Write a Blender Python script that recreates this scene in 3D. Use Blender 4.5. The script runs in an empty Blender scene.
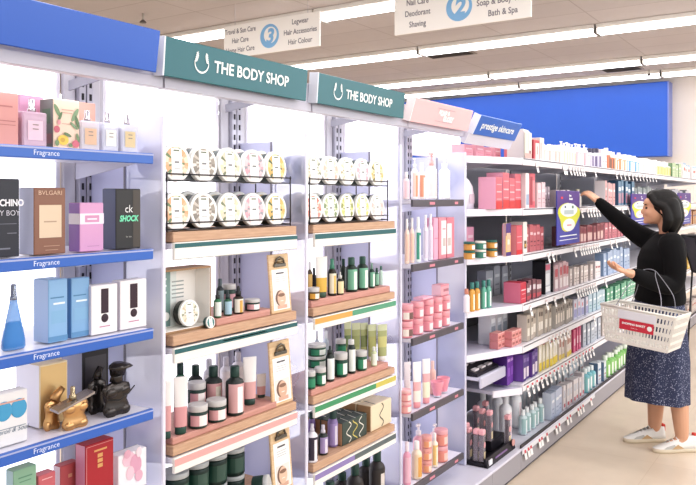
import bpy, bmesh, math, random
from mathutils import Vector, Matrix
random.seed(7)
PI = math.pi
scene = bpy.context.scene
COL = scene.collection

ROTV = math.radians(33.5)-PI/2
# ------------------------------------------------------------------ camera maths
TH = math.radians(33.5); C_, S_ = math.cos(TH), math.sin(TH); F_ = 750.0; CH = 1.5
def PX(u, Y):                       # world X of the point on plane Y seen in column u of the photo
    a = (u-348)/F_; return Y*(C_+S_*a)/(S_-C_*a)
def PZ(u, v, Y):
    a = (u-348)/F_; d = Y/(S_-C_*a); return CH-d*(v-198)/F_

# ------------------------------------------------------------------ materials
def lin(c):
    if isinstance(c, str):
        c = [int(c[i:i+2], 16)/255 for i in (0, 2, 4)]
    return tuple(((x/12.92) if x <= .04045 else ((x+.055)/1.055)**2.4) for x in c)
MATS = {}
def M(hexc, rough=.5, metal=0.0, emis=0.0, alpha=1.0, coat=0.0, noise=0.0, nscale=30.0, trans=0.0):
    key = (hexc, rough, metal, emis, alpha, coat, noise, nscale, trans)
    if key in MATS: return MATS[key]
    m = bpy.data.materials.new('surface_'+hexc); m.use_nodes = True
    nt = m.node_tree; b = nt.nodes['Principled BSDF']
    col = lin(hexc)+(1,)
    b.inputs['Base Color'].default_value = col
    b.inputs['Roughness'].default_value = rough
    b.inputs['Metallic'].default_value = metal
    if coat: b.inputs['Coat Weight'].default_value = coat
    if trans:
        b.inputs['Transmission Weight'].default_value = trans
    if emis:
        b.inputs['Emission Color'].default_value = col
        b.inputs['Emission Strength'].default_value = emis
    if alpha < 1: b.inputs['Alpha'].default_value = alpha
    if noise:
        tc = nt.nodes.new('ShaderNodeTexCoord'); n = nt.nodes.new('ShaderNodeTexNoise')
        n.inputs['Scale'].default_value = nscale; n.inputs['Detail'].default_value = 4
        r = nt.nodes.new('ShaderNodeMixRGB'); r.blend_type = 'MULTIPLY'; r.inputs[0].default_value = 1
        mr = nt.nodes.new('ShaderNodeMapRange'); mr.inputs[3].default_value = 1-noise; mr.inputs[4].default_value = 1+noise*.3
        nt.links.new(tc.outputs['Object'], n.inputs['Vector']); nt.links.new(n.outputs['Fac'], mr.inputs[0])
        r.inputs[1].default_value = col; nt.links.new(mr.outputs[0], r.inputs[2])
        nt.links.new(r.outputs[0], b.inputs['Base Color'])
    MATS[key] = m; return m

def wood_mat(c1, c2, name):
    m = bpy.data.materials.new(name); m.use_nodes = True; nt = m.node_tree; b = nt.nodes['Principled BSDF']
    tc = nt.nodes.new('ShaderNodeTexCoord'); mp = nt.nodes.new('ShaderNodeMapping'); mp.inputs['Scale'].default_value = (3, 40, 40)
    n = nt.nodes.new('ShaderNodeTexNoise'); n.inputs['Scale'].default_value = 4; n.inputs['Detail'].default_value = 6
    cr = nt.nodes.new('ShaderNodeValToRGB'); cr.color_ramp.elements[0].color = lin(c1)+(1,); cr.color_ramp.elements[1].color = lin(c2)+(1,)
    cr.color_ramp.elements[0].position = .3; cr.color_ramp.elements[1].position = .7
    nt.links.new(tc.outputs['Object'], mp.inputs[0]); nt.links.new(mp.outputs[0], n.inputs[0]); nt.links.new(n.outputs['Fac'], cr.inputs[0])
    nt.links.new(cr.outputs[0], b.inputs['Base Color']); b.inputs['Roughness'].default_value = .55
    return m
WOOD = wood_mat('b8947a', 'ccaa8e', 'oak_wood')
WOODL = wood_mat('d2b189', 'e6cba6', 'pale_wood')
PINKW = wood_mat('bf8c80', 'cf9d92', 'terracotta_board')
WHITE = M('eeeef2', .4); METALW = M('dedde8', .35); LILAC = M('c6c8e2', .4); SHELFW = M('e3e1ec', .3)
GREY = M('a9a9b4', .4); DARK = M('26262c', .45); CHROME = M('c9ccd2', .2, 1.0)
def acrylic_mat(name, tr, tint):
    m = bpy.data.materials.new(name); m.use_nodes = True; nt = m.node_tree
    for n in list(nt.nodes): nt.nodes.remove(n)
    o = nt.nodes.new('ShaderNodeOutputMaterial'); mx = nt.nodes.new('ShaderNodeMixShader')
    t = nt.nodes.new('ShaderNodeBsdfTransparent'); t.inputs[0].default_value = (.97, .97, 1, 1)
    p = nt.nodes.new('ShaderNodeBsdfPrincipled'); p.inputs['Base Color'].default_value = lin(tint)+(1,); p.inputs['Roughness'].default_value = .12
    tc = nt.nodes.new('ShaderNodeTexCoord'); ns = nt.nodes.new('ShaderNodeTexNoise'); ns.inputs['Scale'].default_value = 2.2
    if name.endswith('acrylic'):
        n3 = nt.nodes.new('ShaderNodeTexNoise'); n3.inputs['Scale'].default_value = 3.5; n3.inputs['Detail'].default_value = 1  # blotchy reflections painted into the sheet's base colour
        c3 = nt.nodes.new('ShaderNodeValToRGB'); c3.color_ramp.elements[0].position = .38; c3.color_ramp.elements[0].color = lin('c2c6e2')+(1,); c3.color_ramp.elements[1].position = .6; c3.color_ramp.elements[1].color = lin(tint)+(1,)
        nt.links.new(tc.outputs['Object'], n3.inputs[0]); nt.links.new(n3.outputs['Fac'], c3.inputs[0]); nt.links.new(c3.outputs[0], p.inputs['Base Color'])
    mr = nt.nodes.new('ShaderNodeMapRange'); mr.inputs[1].default_value = .35; mr.inputs[2].default_value = .65
    mr.inputs[3].default_value = 1-tr-.08; mr.inputs[4].default_value = 1-tr+.08
    nt.links.new(tc.outputs['Object'], ns.inputs[0]); nt.links.new(ns.outputs['Fac'], mr.inputs[0]); nt.links.new(mr.outputs[0], mx.inputs[0])
    nt.links.new(t.outputs[0], mx.inputs[1]); nt.links.new(p.outputs[0], mx.inputs[2]); nt.links.new(mx.outputs[0], o.inputs[0])
    return m
ACRYL = acrylic_mat('frosted_acrylic', .34, 'f4f4fd')
CLEAR = acrylic_mat('clear_acrylic', .6, 'f2f2fb')
def glassy(hexc, tr): 
    k = ('glassy', hexc, tr)
    if k not in MATS: MATS[k] = acrylic_mat('glass_'+hexc, tr, hexc)
    return MATS[k]

# ------------------------------------------------------------------ mesh builder
class MB:
    def __init__(s): s.v = []; s.f = []; s.m = []; s.mats = []; s.sm = []
    def mi(s, m):
        if m not in s.mats: s.mats.append(m)
        return s.mats.index(m)
    def add(s, vs, fs, m, smooth=False):
        o = len(s.v); s.v += [tuple(p) for p in vs]; k = s.mi(m)
        for f in fs: s.f.append(tuple(i+o for i in f)); s.m.append(k); s.sm.append(smooth)
        return s
    def box(s, x0, x1, y0, y1, z0, z1, m):
        vs = [(x, y, z) for z in (z0, z1) for y in (y0, y1) for x in (x0, x1)]
        return s.add(vs, [(0,2,3,1),(4,5,7,6),(0,1,5,4),(2,6,7,3),(0,4,6,2),(1,3,7,5)], m)
    def rbox(s, x0, x1, y0, y1, z0, z1, m, b=.003):
        b = min(b, (x1-x0)*.45, (y1-y0)*.45, (z1-z0)*.45)
        bm = bmesh.new(); bmesh.ops.create_cube(bm, size=1)
        for v in bm.verts:
            v.co = Vector(((x0+x1)/2+v.co.x*(x1-x0), (y0+y1)/2+v.co.y*(y1-y0), (z0+z1)/2+v.co.z*(z1-z0)))
        bmesh.ops.bevel(bm, geom=bm.edges[:], offset=b, segments=1, affect='EDGES')
        bm.verts.index_update(); s.add([v.co[:] for v in bm.verts], [[v.index for v in f.verts] for f in bm.faces], m); bm.free(); return s
    def fr(s, x0, x1, z0, z1, m, y):          # flat patch facing the aisle
        return s.add([(x0,y,z0),(x1,y,z0),(x1,y,z1),(x0,y,z1)], [(0,1,2,3)], m)
    def sd(s, y0, y1, z0, z1, m, x):          # flat patch facing the near end of the aisle
        return s.add([(x,y1,z0),(x,y0,z0),(x,y0,z1),(x,y1,z1)], [(0,1,2,3)], m)
    def lathe(s, prof, m, seg=20, cx=0, cy=0, label=None, sx=1, sy=1):
        # prof [(r,z,mat?)...]; label list of (z0,z1,half_angle,mat) facing -Y
        n = len(prof); vs = []
        for p in prof:
            for k in range(seg):
                a = 2*PI*k/seg; vs.append((cx+sx*p[0]*math.cos(a), cy+sy*p[0]*math.sin(a), p[1]))
        o = len(s.v); s.v += vs
        for i in range(n-1):
            mm = prof[i][2] if len(prof[i]) > 2 else m
            zc = (prof[i][1]+prof[i+1][1])/2
            for k in range(seg):
                m2 = mm
                if label:
                    am = 2*PI*(k+.5)/seg
                    for (z0, z1, ha, lm) in label:
                        if z0 <= zc <= z1 and abs((am-1.44*PI+PI) % (2*PI)-PI) < ha: m2 = lm
                s.f.append((o+i*seg+k, o+i*seg+(k+1) % seg, o+(i+1)*seg+(k+1) % seg, o+(i+1)*seg+k)); s.m.append(s.mi(m2)); s.sm.append(True)
        for i, rev in ((0, True), (n-1, False)):
            if prof[i][0] > 1e-5:
                ids = [o+i*seg+k for k in range(seg)]
                s.f.append(tuple(ids[::-1] if rev else ids)); s.m.append(s.mi(prof[min(i, n-1)][2] if len(prof[i]) > 2 else m)); s.sm.append(False)
        return s
    def loft(s, secs, m, seg=24, cap=True, mats=None):   # secs: (cx,cy,z,rx,ry,power)
        o = len(s.v)
        for (cx, cy, z, rx, ry, pw) in secs:
            for k in range(seg):
                a = 2*PI*k/seg; c, q = math.cos(a), math.sin(a)
                s.v.append((cx+rx*math.copysign(abs(c)**pw, c), cy+ry*math.copysign(abs(q)**pw, q), z))
        for i in range(len(secs)-1):
            mm = mats[i] if mats else m
            for k in range(seg):
                s.f.append((o+i*seg+k, o+i*seg+(k+1) % seg, o+(i+1)*seg+(k+1) % seg, o+(i+1)*seg+k)); s.m.append(s.mi(mm)); s.sm.append(True)
        if cap:
            s.f.append(tuple(o+k for k in range(seg))[::-1]); s.m.append(s.mi(mats[0] if mats else m)); s.sm.append(False)
            e = o+(len(secs)-1)*seg; s.f.append(tuple(e+k for k in range(seg))); s.m.append(s.mi(mats[-1] if mats else m)); s.sm.append(False)
        return s
    def tube(s, pts, r, m, seg=8, closed=False):
        pts = [Vector(p) for p in pts]; n = len(pts); rr = r if isinstance(r, (list, tuple)) else [r]*n; o = len(s.v)
        nrm = None
        for i, p in enumerate(pts):
            if closed: t = pts[(i+1) % n]-pts[i-1]
            else: t = pts[min(i+1, n-1)]-pts[max(i-1, 0)]
            t.normalize()
            if nrm is None:
                nrm = t.orthogonal().normalized()
            else:
                nrm = (nrm-t*nrm.dot(t)).normalized()
            b = t.cross(nrm)
            for k in range(seg):
                a = 2*PI*k/seg; s.v.append(tuple(p+(nrm*math.cos(a)+b*math.sin(a))*rr[i]))
        for i in range(n if closed else n-1):
            j = (i+1) % n
            for k in range(seg):
                s.f.append((o+i*seg+k, o+i*seg+(k+1) % seg, o+j*seg+(k+1) % seg, o+j*seg+k)); s.m.append(s.mi(m)); s.sm.append(True)
        if not closed:
            s.f.append(tuple(o+k for k in range(seg))[::-1]); s.m.append(s.mi(m)); s.sm.append(False)
            e = o+(n-1)*seg; s.f.append(tuple(e+k for k in range(seg))); s.m.append(s.mi(m)); s.sm.append(False)
        return s
    def ball(s, c, r, m, seg=16, rings=10):
        if not isinstance(r, (tuple, list)): r = (r, r, r)
        o = len(s.v); s.v.append((c[0], c[1], c[2]-r[2]))
        for i in range(1, rings):
            ph = PI*i/rings-PI/2
            for k in range(seg):
                a = 2*PI*k/seg; s.v.append((c[0]+r[0]*math.cos(ph)*math.cos(a), c[1]+r[1]*math.cos(ph)*math.sin(a), c[2]+r[2]*math.sin(ph)))
        s.v.append((c[0], c[1], c[2]+r[2])); top = len(s.v)-1; k_ = s.mi(m)
        for k in range(seg): s.f.append((o, o+1+(k+1) % seg, o+1+k)); s.m.append(k_); s.sm.append(True)
        for i in range(rings-2):
            for k in range(seg):
                a = o+1+i*seg; b = a+seg
                s.f.append((a+k, a+(k+1) % seg, b+(k+1) % seg, b+k)); s.m.append(k_); s.sm.append(True)
        a = o+1+(rings-2)*seg
        for k in range(seg): s.f.append((a+k, a+(k+1) % seg, top)); s.m.append(k_); s.sm.append(True)
        return s
    def xf(s, mat):
        s.v = [tuple(mat @ Vector(p)) for p in s.v]; return s
    def mesh(s, name):
        me = bpy.data.meshes.new(name); me.from_pydata(s.v, [], s.f)
        for m in s.mats: me.materials.append(m)
        me.polygons.foreach_set('material_index', s.m); me.polygons.foreach_set('use_smooth', s.sm); me.update(); return me

def link(name, data, parent=None, loc=(0,0,0), rot=(0,0,0)):
    o = bpy.data.objects.new(name, data); COL.objects.link(o); o.location = loc; o.rotation_euler = rot
    if parent is not None: o.parent = parent
    return o
def tag(o, label, cat, group=None):
    o['label'] = label; o['category'] = cat
    if group: o['group'] = group
    return o
def struct(name, mb, loc=(0,0,0)):
    o = link(name, mb.mesh(name), None, loc); o['kind'] = 'structure'; return o
def empty(name, label, cat, loc=(0,0,0), rot=(0,0,0), group=None):
    return tag(link(name, None, None, loc, rot), label, cat, group)
def part(name, mb, parent, loc=(0,0,0), rot=(0,0,0)):
    return link(name, mb.mesh(name), parent, loc, rot)
def spawn(spec, label, loc, rot=(0,0,0), group=None):
    """spec = dict(name, cat, parts=[(partname, mesh)]) ; one part only -> the thing is one mesh"""
    if len(spec['parts']) == 1:
        o = link(spec['name'], spec['parts'][0][1], None, loc, rot); tag(o, label, spec['cat'], group); return o
    o = empty(spec['name'], label, spec['cat'], loc, rot, group)
    for pn, me in spec['parts']: link(pn, me, o)
    return o
def spec(name, cat, **kw): return dict(name=name, cat=cat, parts=[(k, mb.mesh(k)) for k, mb in kw.items()])

def text_mb(txt, size, mat, bold=0.0, align='CENTER', sx=1.0, italic=0.0):
    cu = bpy.data.curves.new('lettering', 'FONT'); cu.body = txt; cu.size = size; cu.align_x = align; cu.align_y = 'CENTER'; cu.offset = bold; cu.shear = italic
    cu.resolution_u = 3
    ob = bpy.data.objects.new('lettering', cu); me = bpy.data.meshes.new_from_object(ob)
    mb = MB(); vs = [(v.co.x*sx, 0, v.co.y) for v in me.vertices]
    mb.add(vs, [list(p.vertices) for p in me.polygons], mat)
    bpy.data.objects.remove(ob); bpy.data.curves.remove(cu); bpy.data.meshes.remove(me); return mb
def letters(txt, size, mat, parent, loc, rot=(0,0,0), **kw):
    return part('lettering', text_mb(txt, size, mat, **kw), parent, loc, rot)
def merge(mb, other, dx=0, dy=0, dz=0):
    for f, m, sm in zip(other.f, other.m, other.sm):
        mb.f.append(tuple(i+len(mb.v) for i in f)); mb.m.append(mb.mi(other.mats[m])); mb.sm.append(sm)
    mb.v += [(x+dx, y+dy, z+dz) for x, y, z in other.v]; return mb

# ------------------------------------------------------------------ product kinds (front faces -Y, base z=0, centred)
def T(h):          # printed packaging colour, slightly muted
    c = [int(h[i:i+2], 16) for i in (0, 2, 4)]; g = .3*c[0]+.6*c[1]+.1*c[2]
    return M(''.join('%02x' % max(0, min(255, round(x+(g-x)*.16))) for x in c), .4)
def k_carton(w, d, h, front, side=None, gfx=(), name='carton', cat='box', b=.002, txt=(), side_gfx=()):
    f = T(front) if isinstance(front, str) else front; sdm = (T(side) if isinstance(side, str) else side) if side else f
    mb = MB(); mb.rbox(-w/2, w/2, -d/2, d/2, 0, h, f, b)
    if side: mb.sd(-d/2+.001, d/2-.001, .001, h-.001, sdm, -w/2-.0004)
    mb.box(-w/2+.003, w/2-.003, d*.42, d*.44, h, h+.0006, M('8c8c90', .6))
    for g in gfx:      # fractions x0,x1,z0,z1,col
        m = T(g[4]) if isinstance(g[4], str) else g[4]
        mb.fr(-w/2+g[0]*w, -w/2+g[1]*w, g[2]*h, g[3]*h, m, -d/2-.0006-.0003*(g[5] if len(g) > 5 else 0))
    for g in side_gfx:
        mb.sd(-d/2+g[0]*d, -d/2+g[1]*d, g[2]*h, g[3]*h, T(g[4]), -w/2-.0008)
    for (s_, size, xf_, zf_, colr, *kw) in txt:
        merge(mb, text_mb(s_, size, T(colr), **(kw[0] if kw else {})), -w/2+xf_*w, -d/2-.0016, zf_*h)
    return dict(name=name, cat=cat, parts=[(name, mb.mesh(name))])
def k_jar(r, h, body, lid, label=None, label2=None, name='jar', lidf=.28, seg=20):
    B = T(body) if isinstance(body, str) else body; L = T(lid) if isinstance(lid, str) else lid; hb = h*(1-lidf)
    lab = []
    if label: lab.append((hb*.17, hb*.8, 1.25, T(label)))
    if label2: lab.append((hb*.17, hb*.8, .5, T(label2)))
    mb = MB().lathe([(r*.9, 0), (r, h*.05), (r, hb*.16), (r, hb*.5), (r, hb*.8), (r, hb*.9), (r*.95, hb*.96), (r*.85, hb)], B, seg, label=lab)
    l = MB().lathe([(r*.98, hb), (r, hb+.001), (r, h-.002), (r*.96, h)], L, seg)
    return spec(name, 'jar', body=mb, lid=l)
def k_bottle(r, h, body, cap, label=None, label2=None, capf=.22, capr=.5, style='cap', name='bottle', oval=1.0, seg=18, capname='cap'):
    B = T(body) if isinstance(body, str) else body; K = T(cap) if isinstance(cap, str) else cap
    hb = h*(1-capf); sh = hb*.84
    lab = []
    if label: lab.append((hb*.06, sh*.97, 1.3, T(label)))
    if label2: lab.append((hb*.12, sh*.9, .5, T(label2)))
    z = [0, .03, .08, .14, .42, .56, .78]
    prof = [(r*.88, 0), (r, hb*.03)]+[(r, hb*t) for t in (.08, .16, .42, .56, .76)]+[(r, sh), (r*.9, sh+(hb-sh)*.4), (r*capr*1.02, hb*.975), (r*capr*.9, hb)]
    mb = MB().lathe(prof, B, seg, label=lab, sy=oval)
    rc = r*capr; c = MB()
    if style == 'cap':
        c.lathe([(rc, hb), (rc*1.02, hb+.002), (rc, h-.003), (rc*.85, h)], K, seg)
    elif style == 'pump':
        c.lathe([(rc, hb), (rc, hb+(h-hb)*.4), (rc*.4, hb+(h-hb)*.42), (rc*.4, hb+(h-hb)*.8), (rc*.7, hb+(h-hb)*.82), (rc*.7, h), (0, h)], K, 12)
        c.rbox(-r*.85, r*.2, -r*.14, r*.14, h-(h-hb)*.2, h, K, .0015)
    elif style == 'spray':
        c.lathe([(rc*.8, hb), (rc*.8, hb+(h-hb)*.3), (rc*.6, hb+(h-hb)*.5), (rc*.6, h), (0, h)], K, 12)
    elif style == 'dropper':
        c.lathe([(rc, hb), (rc, hb+(h-hb)*.45), (rc*.5, hb+(h-hb)*.5), (rc*.5, hb+(h-hb)*.9), (rc*.25, h)], K, 12)
    return dict(name=name, cat='bottle', parts=[('body', mb.mesh('body')), (capname if style == 'cap' else style if style != 'spray' else 'spray_head', c.mesh('cap'))])
def k_tube(w, h, top, low, cap, name='squeeze_tube', split=.5, extra=None, capf=.13):
    t, l, c = T(top), T(low), T(cap); d = w*.5; hc = h*capf
    ms = []; secs = []
    zs = [hc, hc+.001]+[hc+(h-hc)*q for q in (.12, .28, .4, .5, .62, .8, .96, 1)]
    for z in zs:
        q = (z-hc)/(h-hc); secs.append((0, 0, z, w*(.44+.06*q), d*.5*(1-q)+.0012*q+.0001, 1.0))
    for i in range(len(zs)-1):
        q = ((zs[i]+zs[i+1])/2-hc)/(h-hc); mm = l if q < split else t
        if extra and extra[0] < q < extra[1]: mm = T(extra[2])
        ms.append(mm)
    ms.append(t)
    mb = MB().loft(secs, t, 18, True, ms)
    cb = MB().lathe([(w*.36, 0), (w*.4, .002), (w*.4, hc-.001), (w*.36, hc)], c, 16, sy=.6)
    return spec(name, 'tube', body=mb, cap=cb)
def k_perfume(w, d, h, glass, label, cap, name='perfume_bottle', capf=.27, liquid=None, txt=None):
    hb = h*(1-capf)
    g = MB().rbox(-w/2, w/2, -d/2, d/2, 0, hb, glassy(glass, .45), .004)
    lq = MB().rbox(-w/2+.004, w/2-.004, -d/2+.004, d/2-.004, .006, hb*.86, T(liquid or label), .003)
    lb = MB().fr(-w*.3, w*.3, hb*.2, hb*.75, T(label), -d/2-.0008)
    for q in (.62, .5): lb.fr(-w*.12, w*.12, hb*q, hb*(q+.03), T('8c7f78'), -d/2-.0014)
    cc = MB().lathe([(w*.15, hb), (w*.15, hb+(h-hb)*.25), (w*.11, hb+(h-hb)*.3), (w*.11, h*.98), (w*.09, h)], M('b9b4ba', .2, .8), 14)
    return spec(name, 'perfume', glass=g, perfume_liquid=lq, label=lb, atomiser=cc)

ORD = ['', 'first', 'second', 'third', 'fourth', 'fifth', 'sixth', 'seventh', 'eighth', 'ninth', 'tenth']
NUM = ['', 'one', 'two', 'three', 'four', 'five', 'six', 'seven', 'eight', 'nine', 'ten', 'eleven', 'twelve']
def ordlabel(i, n, desc):            # desc: 'slim white carton beside the purple boxes'
    if n == 1: return desc
    if n == 2: return ('left ' if i == 0 else 'right ')+desc
    if n <= 12:
        if i == 0: return 'leftmost '+desc
        if i == n-1: return 'rightmost '+desc
        if n == 3: return 'middle '+desc
        if i < 10: return ORD[i+1]+' '+desc
    return desc

# ================================================================== THE ROOM
H = 3.6
def tile_mat(name, base, line, sx, sy, rough, lw, nz=.08):
    m = bpy.data.materials.new(name); m.use_nodes = True; nt = m.node_tree; b = nt.nodes['Principled BSDF']
    tc = nt.nodes.new('ShaderNodeTexCoord'); br = nt.nodes.new('ShaderNodeTexBrick')
    br.offset = 0; br.squash = 1
    br.inputs['Color1'].default_value = lin(base)+(1,); br.inputs['Color2'].default_value = tuple(x*.94 for x in lin(base))+(1,)
    br.inputs['Mortar'].default_value = lin(line)+(1,); br.inputs['Scale'].default_value = 1
    br.inputs['Brick Width'].default_value = sx; br.inputs['Row Height'].default_value = sy; br.inputs['Mortar Size'].default_value = lw
    n = nt.nodes.new('ShaderNodeTexNoise'); n.inputs['Scale'].default_value = 9; n.inputs['Detail'].default_value = 8
    mr = nt.nodes.new('ShaderNodeMapRange'); mr.inputs[3].default_value = 1-nz; mr.inputs[4].default_value = 1+nz*.4
    mx = nt.nodes.new('ShaderNodeMixRGB'); mx.blend_type = 'MULTIPLY'; mx.inputs[0].default_value = 1
    nt.links.new(tc.outputs['Object'], br.inputs[0]); nt.links.new(tc.outputs['Object'], n.inputs[0]); nt.links.new(n.outputs['Fac'], mr.inputs[0])
    nt.links.new(br.outputs[0], mx.inputs[1]); nt.links.new(mr.outputs[0], mx.inputs[2]); nt.links.new(mx.outputs[0], b.inputs['Base Color'])
    b.inputs['Roughness'].default_value = rough; return m
FLOOR = tile_mat('vinyl_floor', 'd8c8b4', 'cdbba6', .9, .9, .32, .002, .1)
CEIL = tile_mat('ceiling_tiles', 'c2bab8', 'aca3a0', .61, 1.22, .9, .008, .05)
struct('floor', MB().box(-5, 14.2, -6, 16, -.1, 0, FLOOR))
struct('ceiling', MB().box(-5, 14.2, -6, 16, H, H+.1, CEIL))
struct('wall_far', MB().box(14.02, 14.2, -6, 16, 0, H, M('e6ddd4', .7, noise=.04, nscale=3)))
struct('wall_left', MB().box(-5, 14.2, 16, 16.2, 0, H, M('ddd5cd', .7, noise=.04, nscale=3)))
# blue fascia band on the far wall
o = MB().rbox(13.70, 14.02, 2.52, 12, 2.22, 3.5, M('2a5fc4', .45, noise=.06, nscale=1.5), .01)
fa = empty('wall_fascia', 'large plain royal blue fascia panel high on the far wall', 'panel', (13.86, 7, 2.2))
part('panel', o.xf(Matrix.Translation((-13.86, -7, -2.2))), fa)
part('end_cap', MB().box(13.69, 14.02, 2.50, 2.52, 2.22, 3.5, M('7f8fd0', .4)).xf(Matrix.Translation((-13.86, -7, -2.2))), fa)
# ceiling lights: rows run across the aisles
LIGHT = M('fdfcff', .4, emis=4.2)
fm = MB().rbox(-.15, .15, -1.2, 1.2, -.05, 0, M('e6e2dc', .5), .006)
tm = MB(); tm.tube([(-.07, -1.18, -.07), (-.07, 1.18, -.07)], .032, LIGHT, 10)
tm2 = MB().tube([(.07, -1.18, -.07), (.07, 1.18, -.07)], .032, LIGHT, 10)
em = MB().box(-.14, .14, -1.2, -1.19, -.11, 0, M('b5b0aa', .5)); em2 = MB().box(-.14, .14, 1.19, 1.2, -.11, 0, M('b5b0aa', .5))
LS = [('housing', fm.mesh('housing')), ('light_tube', tm.mesh('light_tube')), ('light_tube', tm2.mesh('light_tube')), ('end_bracket', em.mesh('end_bracket')), ('end_bracket', em2.mesh('end_bracket'))]
rown = {6.88: 'row nearest the camera', 9.33: 'second row from the camera', 11.8: 'third row from the camera', 13.2: 'row closest to the far wall'}
for X, rn in rown.items():
    ys = [1.3+2.42*k for k in range(6)]
    for k, y in enumerate(ys):
        if y > 15: continue
        spawn(dict(name='ceiling_light', cat='light', parts=LS), 'twin tube strip light in the ceiling '+rn+', '+['rightmost', 'second', 'third', 'fourth', 'fifth', 'leftmost'][k]+(' from right' if 0 < k < 5 else ''), (X, y, H), group='ceiling strip lights')
v = empty('ceiling_vent', 'dark square air vent set in the ceiling left of the numbered hanging sign', 'vent', (8.2, 4.6, H))
for (u_, v_, w_, l_, lab) in ((446, 52.5, .3, .6, 'dark air vent in the ceiling between the first two light rows'), (620, 67.5, .35, .5, 'dark air vent in the ceiling above the blue fascia panel')):
    a = (u_-348)/F_; d = (H-CH)*F_/(198-v_); x = d*(C_+S_*a); y = d*(S_-C_*a)
    if v is None: v = empty('ceiling_vent', lab, 'vent', (x, y, H))
    v.location = (x, y, H); v['label'] = lab
    part('frame', MB().box(-w_, w_, -l_*.6, l_*.6, -.012, 0, M('8b827a', .6)), v)
    g = MB()
    for k in range(9): g.box(-w_+.03+k*(2*w_-.06)/9, -w_+.045+k*(2*w_-.06)/9, -l_*.55, l_*.55, -.022, -.012, M('4f4843', .6))
    part('grille', g, v); v = None
# sprinkler heads
for (u_, v_, lab) in ((143, 19, 'small sprinkler head hanging from the ceiling beside the blue header sign'), (649, 73, 'small dark dome on the ceiling over the blue fascia end')):
    a = (u_-348)/F_; d = (H-.06-CH)*F_/(198-v_); x = d*(C_+S_*a); y = d*(S_-C_*a)
    s_ = empty('ceiling_sprinkler', lab, 'sprinkler', (x, y, H))
    part('pipe', MB().lathe([(.012, -.07), (.012, 0)], M('b9b2aa', .4), 10), s_)
    part('head', MB().lathe([(.035, -.105), (.04, -.1), (.03, -.085), (.012, -.07)], M('6f6a66', .4, .5), 14), s_)
# hanging number signs
def hang_sign(y0, y1, z0, z1, num, left, right, label):
    X = 6.1; w = y1-y0; h = z1-z0
    r = empty('hanging_sign', label, 'sign', (X, (y0+y1)/2, z0), (0, 0, -PI/2))
    part('board', MB().rbox(-w/2, w/2, -.01, .01, 0, h, M('f4f1ec', .5), .003), r)
    for sx in (-w*.38, w*.38): part('hanger_wire', MB().tube([(sx, 0, h), (sx, 0, H-z0)], .002, GREY, 6), r)
    cx = 0; n = 40; g = MB(); R = h*.36
    blue = M('86b7e0', .5)
    for i in range(n):
        a0, a1 = 2*PI*i/n, 2*PI*(i+1)/n
        q0, q1 = R*(.68+.12*math.sin(a0*1.0+.8)), R*(.68+.12*math.sin(a1+.8))
        g.add([(cx+q0*math.cos(a0), -.0108, h/2+q0*math.sin(a0)), (cx+R*math.cos(a0), -.0108, h/2+R*math.sin(a0)), (cx+R*math.cos(a1), -.0108, h/2+R*math.sin(a1)), (cx+q1*math.cos(a1), -.0108, h/2+q1*math.sin(a1))], [(0, 1, 2, 3)], blue)
    part('emblem_disc', g, r)
    letters(num, h*.6, blue, r, (cx, -.0118, h/2-.01), bold=.008, italic=.2)
    gt = M('85828a', .6)
    for k, t in enumerate(left): letters(t, h*.215, gt, r, (-w*.315, -.012, h*(.8-.29*k)), bold=.001, sx=.78)
    for k, t in enumerate(right): letters(t, h*.215, gt, r, (w*.31, -.012, h*(.8-.29*k)), bold=.001, sx=.82)
hang_sign(4.37, 5.66, 3.02, 3.37, '3', ['Travel & Sun Care', 'Hair Care', 'Home Hair Care'], ['Legwear', 'Hair Accessories', 'Hair Colour'], 'white hanging aisle sign with light blue number 3')
hang_sign(2.19, 3.51, 3.02, 3.37, '2', ['Nail Care', 'Deodorant', 'Shaving'], ['Cosmetics', 'Soap & Body Wash', 'Bath & Spa'], 'white hanging aisle sign with light blue number 2, cut by the top edge')

# ================================================================== LEFT GONDOLA
DX = [.81, 1.49, 2.17, 2.86, 3.53]; YF = 1.60; YD = 1.62; YB = 1.95
bayname = ['fragrance bay with blue shelves', 'first bay under a teal sign', 'second bay under a teal sign', 'pink bay under the pink sign']
# base plinths
def plinth(x0, x1, label, yf=1.47, slant=False, tray=True):
    r = empty('gondola_plinth', label, 'plinth', ((x0+x1)/2, yf, 0)); w = (x1-x0)/2-.001
    part('kick_panel', MB().rbox(-w, w, .0, .02, 0.012, .118, M('a29fa5', .45), .002), r)
    part('toe_strip', MB().box(-w, w, .006, .02, 0, .012, M('55535a', .6)), r)
    part('deck', MB().rbox(-w, w, -.004, .55, .118, .132, M('d9d7e2', .3), .003), r)
    part('core', MB().box(-w, w, .03, .53, 0, .117, M('88868f', .6)), r)
    return r
pl = ['fragrance bay', 'first teal-signed bay', 'second teal-signed bay', 'pink bay']
for i in range(4): plinth(DX[i], DX[i+1], 'pale grey plinth and deck under the '+pl[i])
plinth(3.53, 3.93, 'short pale grey plinth under the black tray of pink-topped pens')
GB = [3.93, 5.07, 6.19, 7.31, 8.43, 9.55, 10.67]
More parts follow.
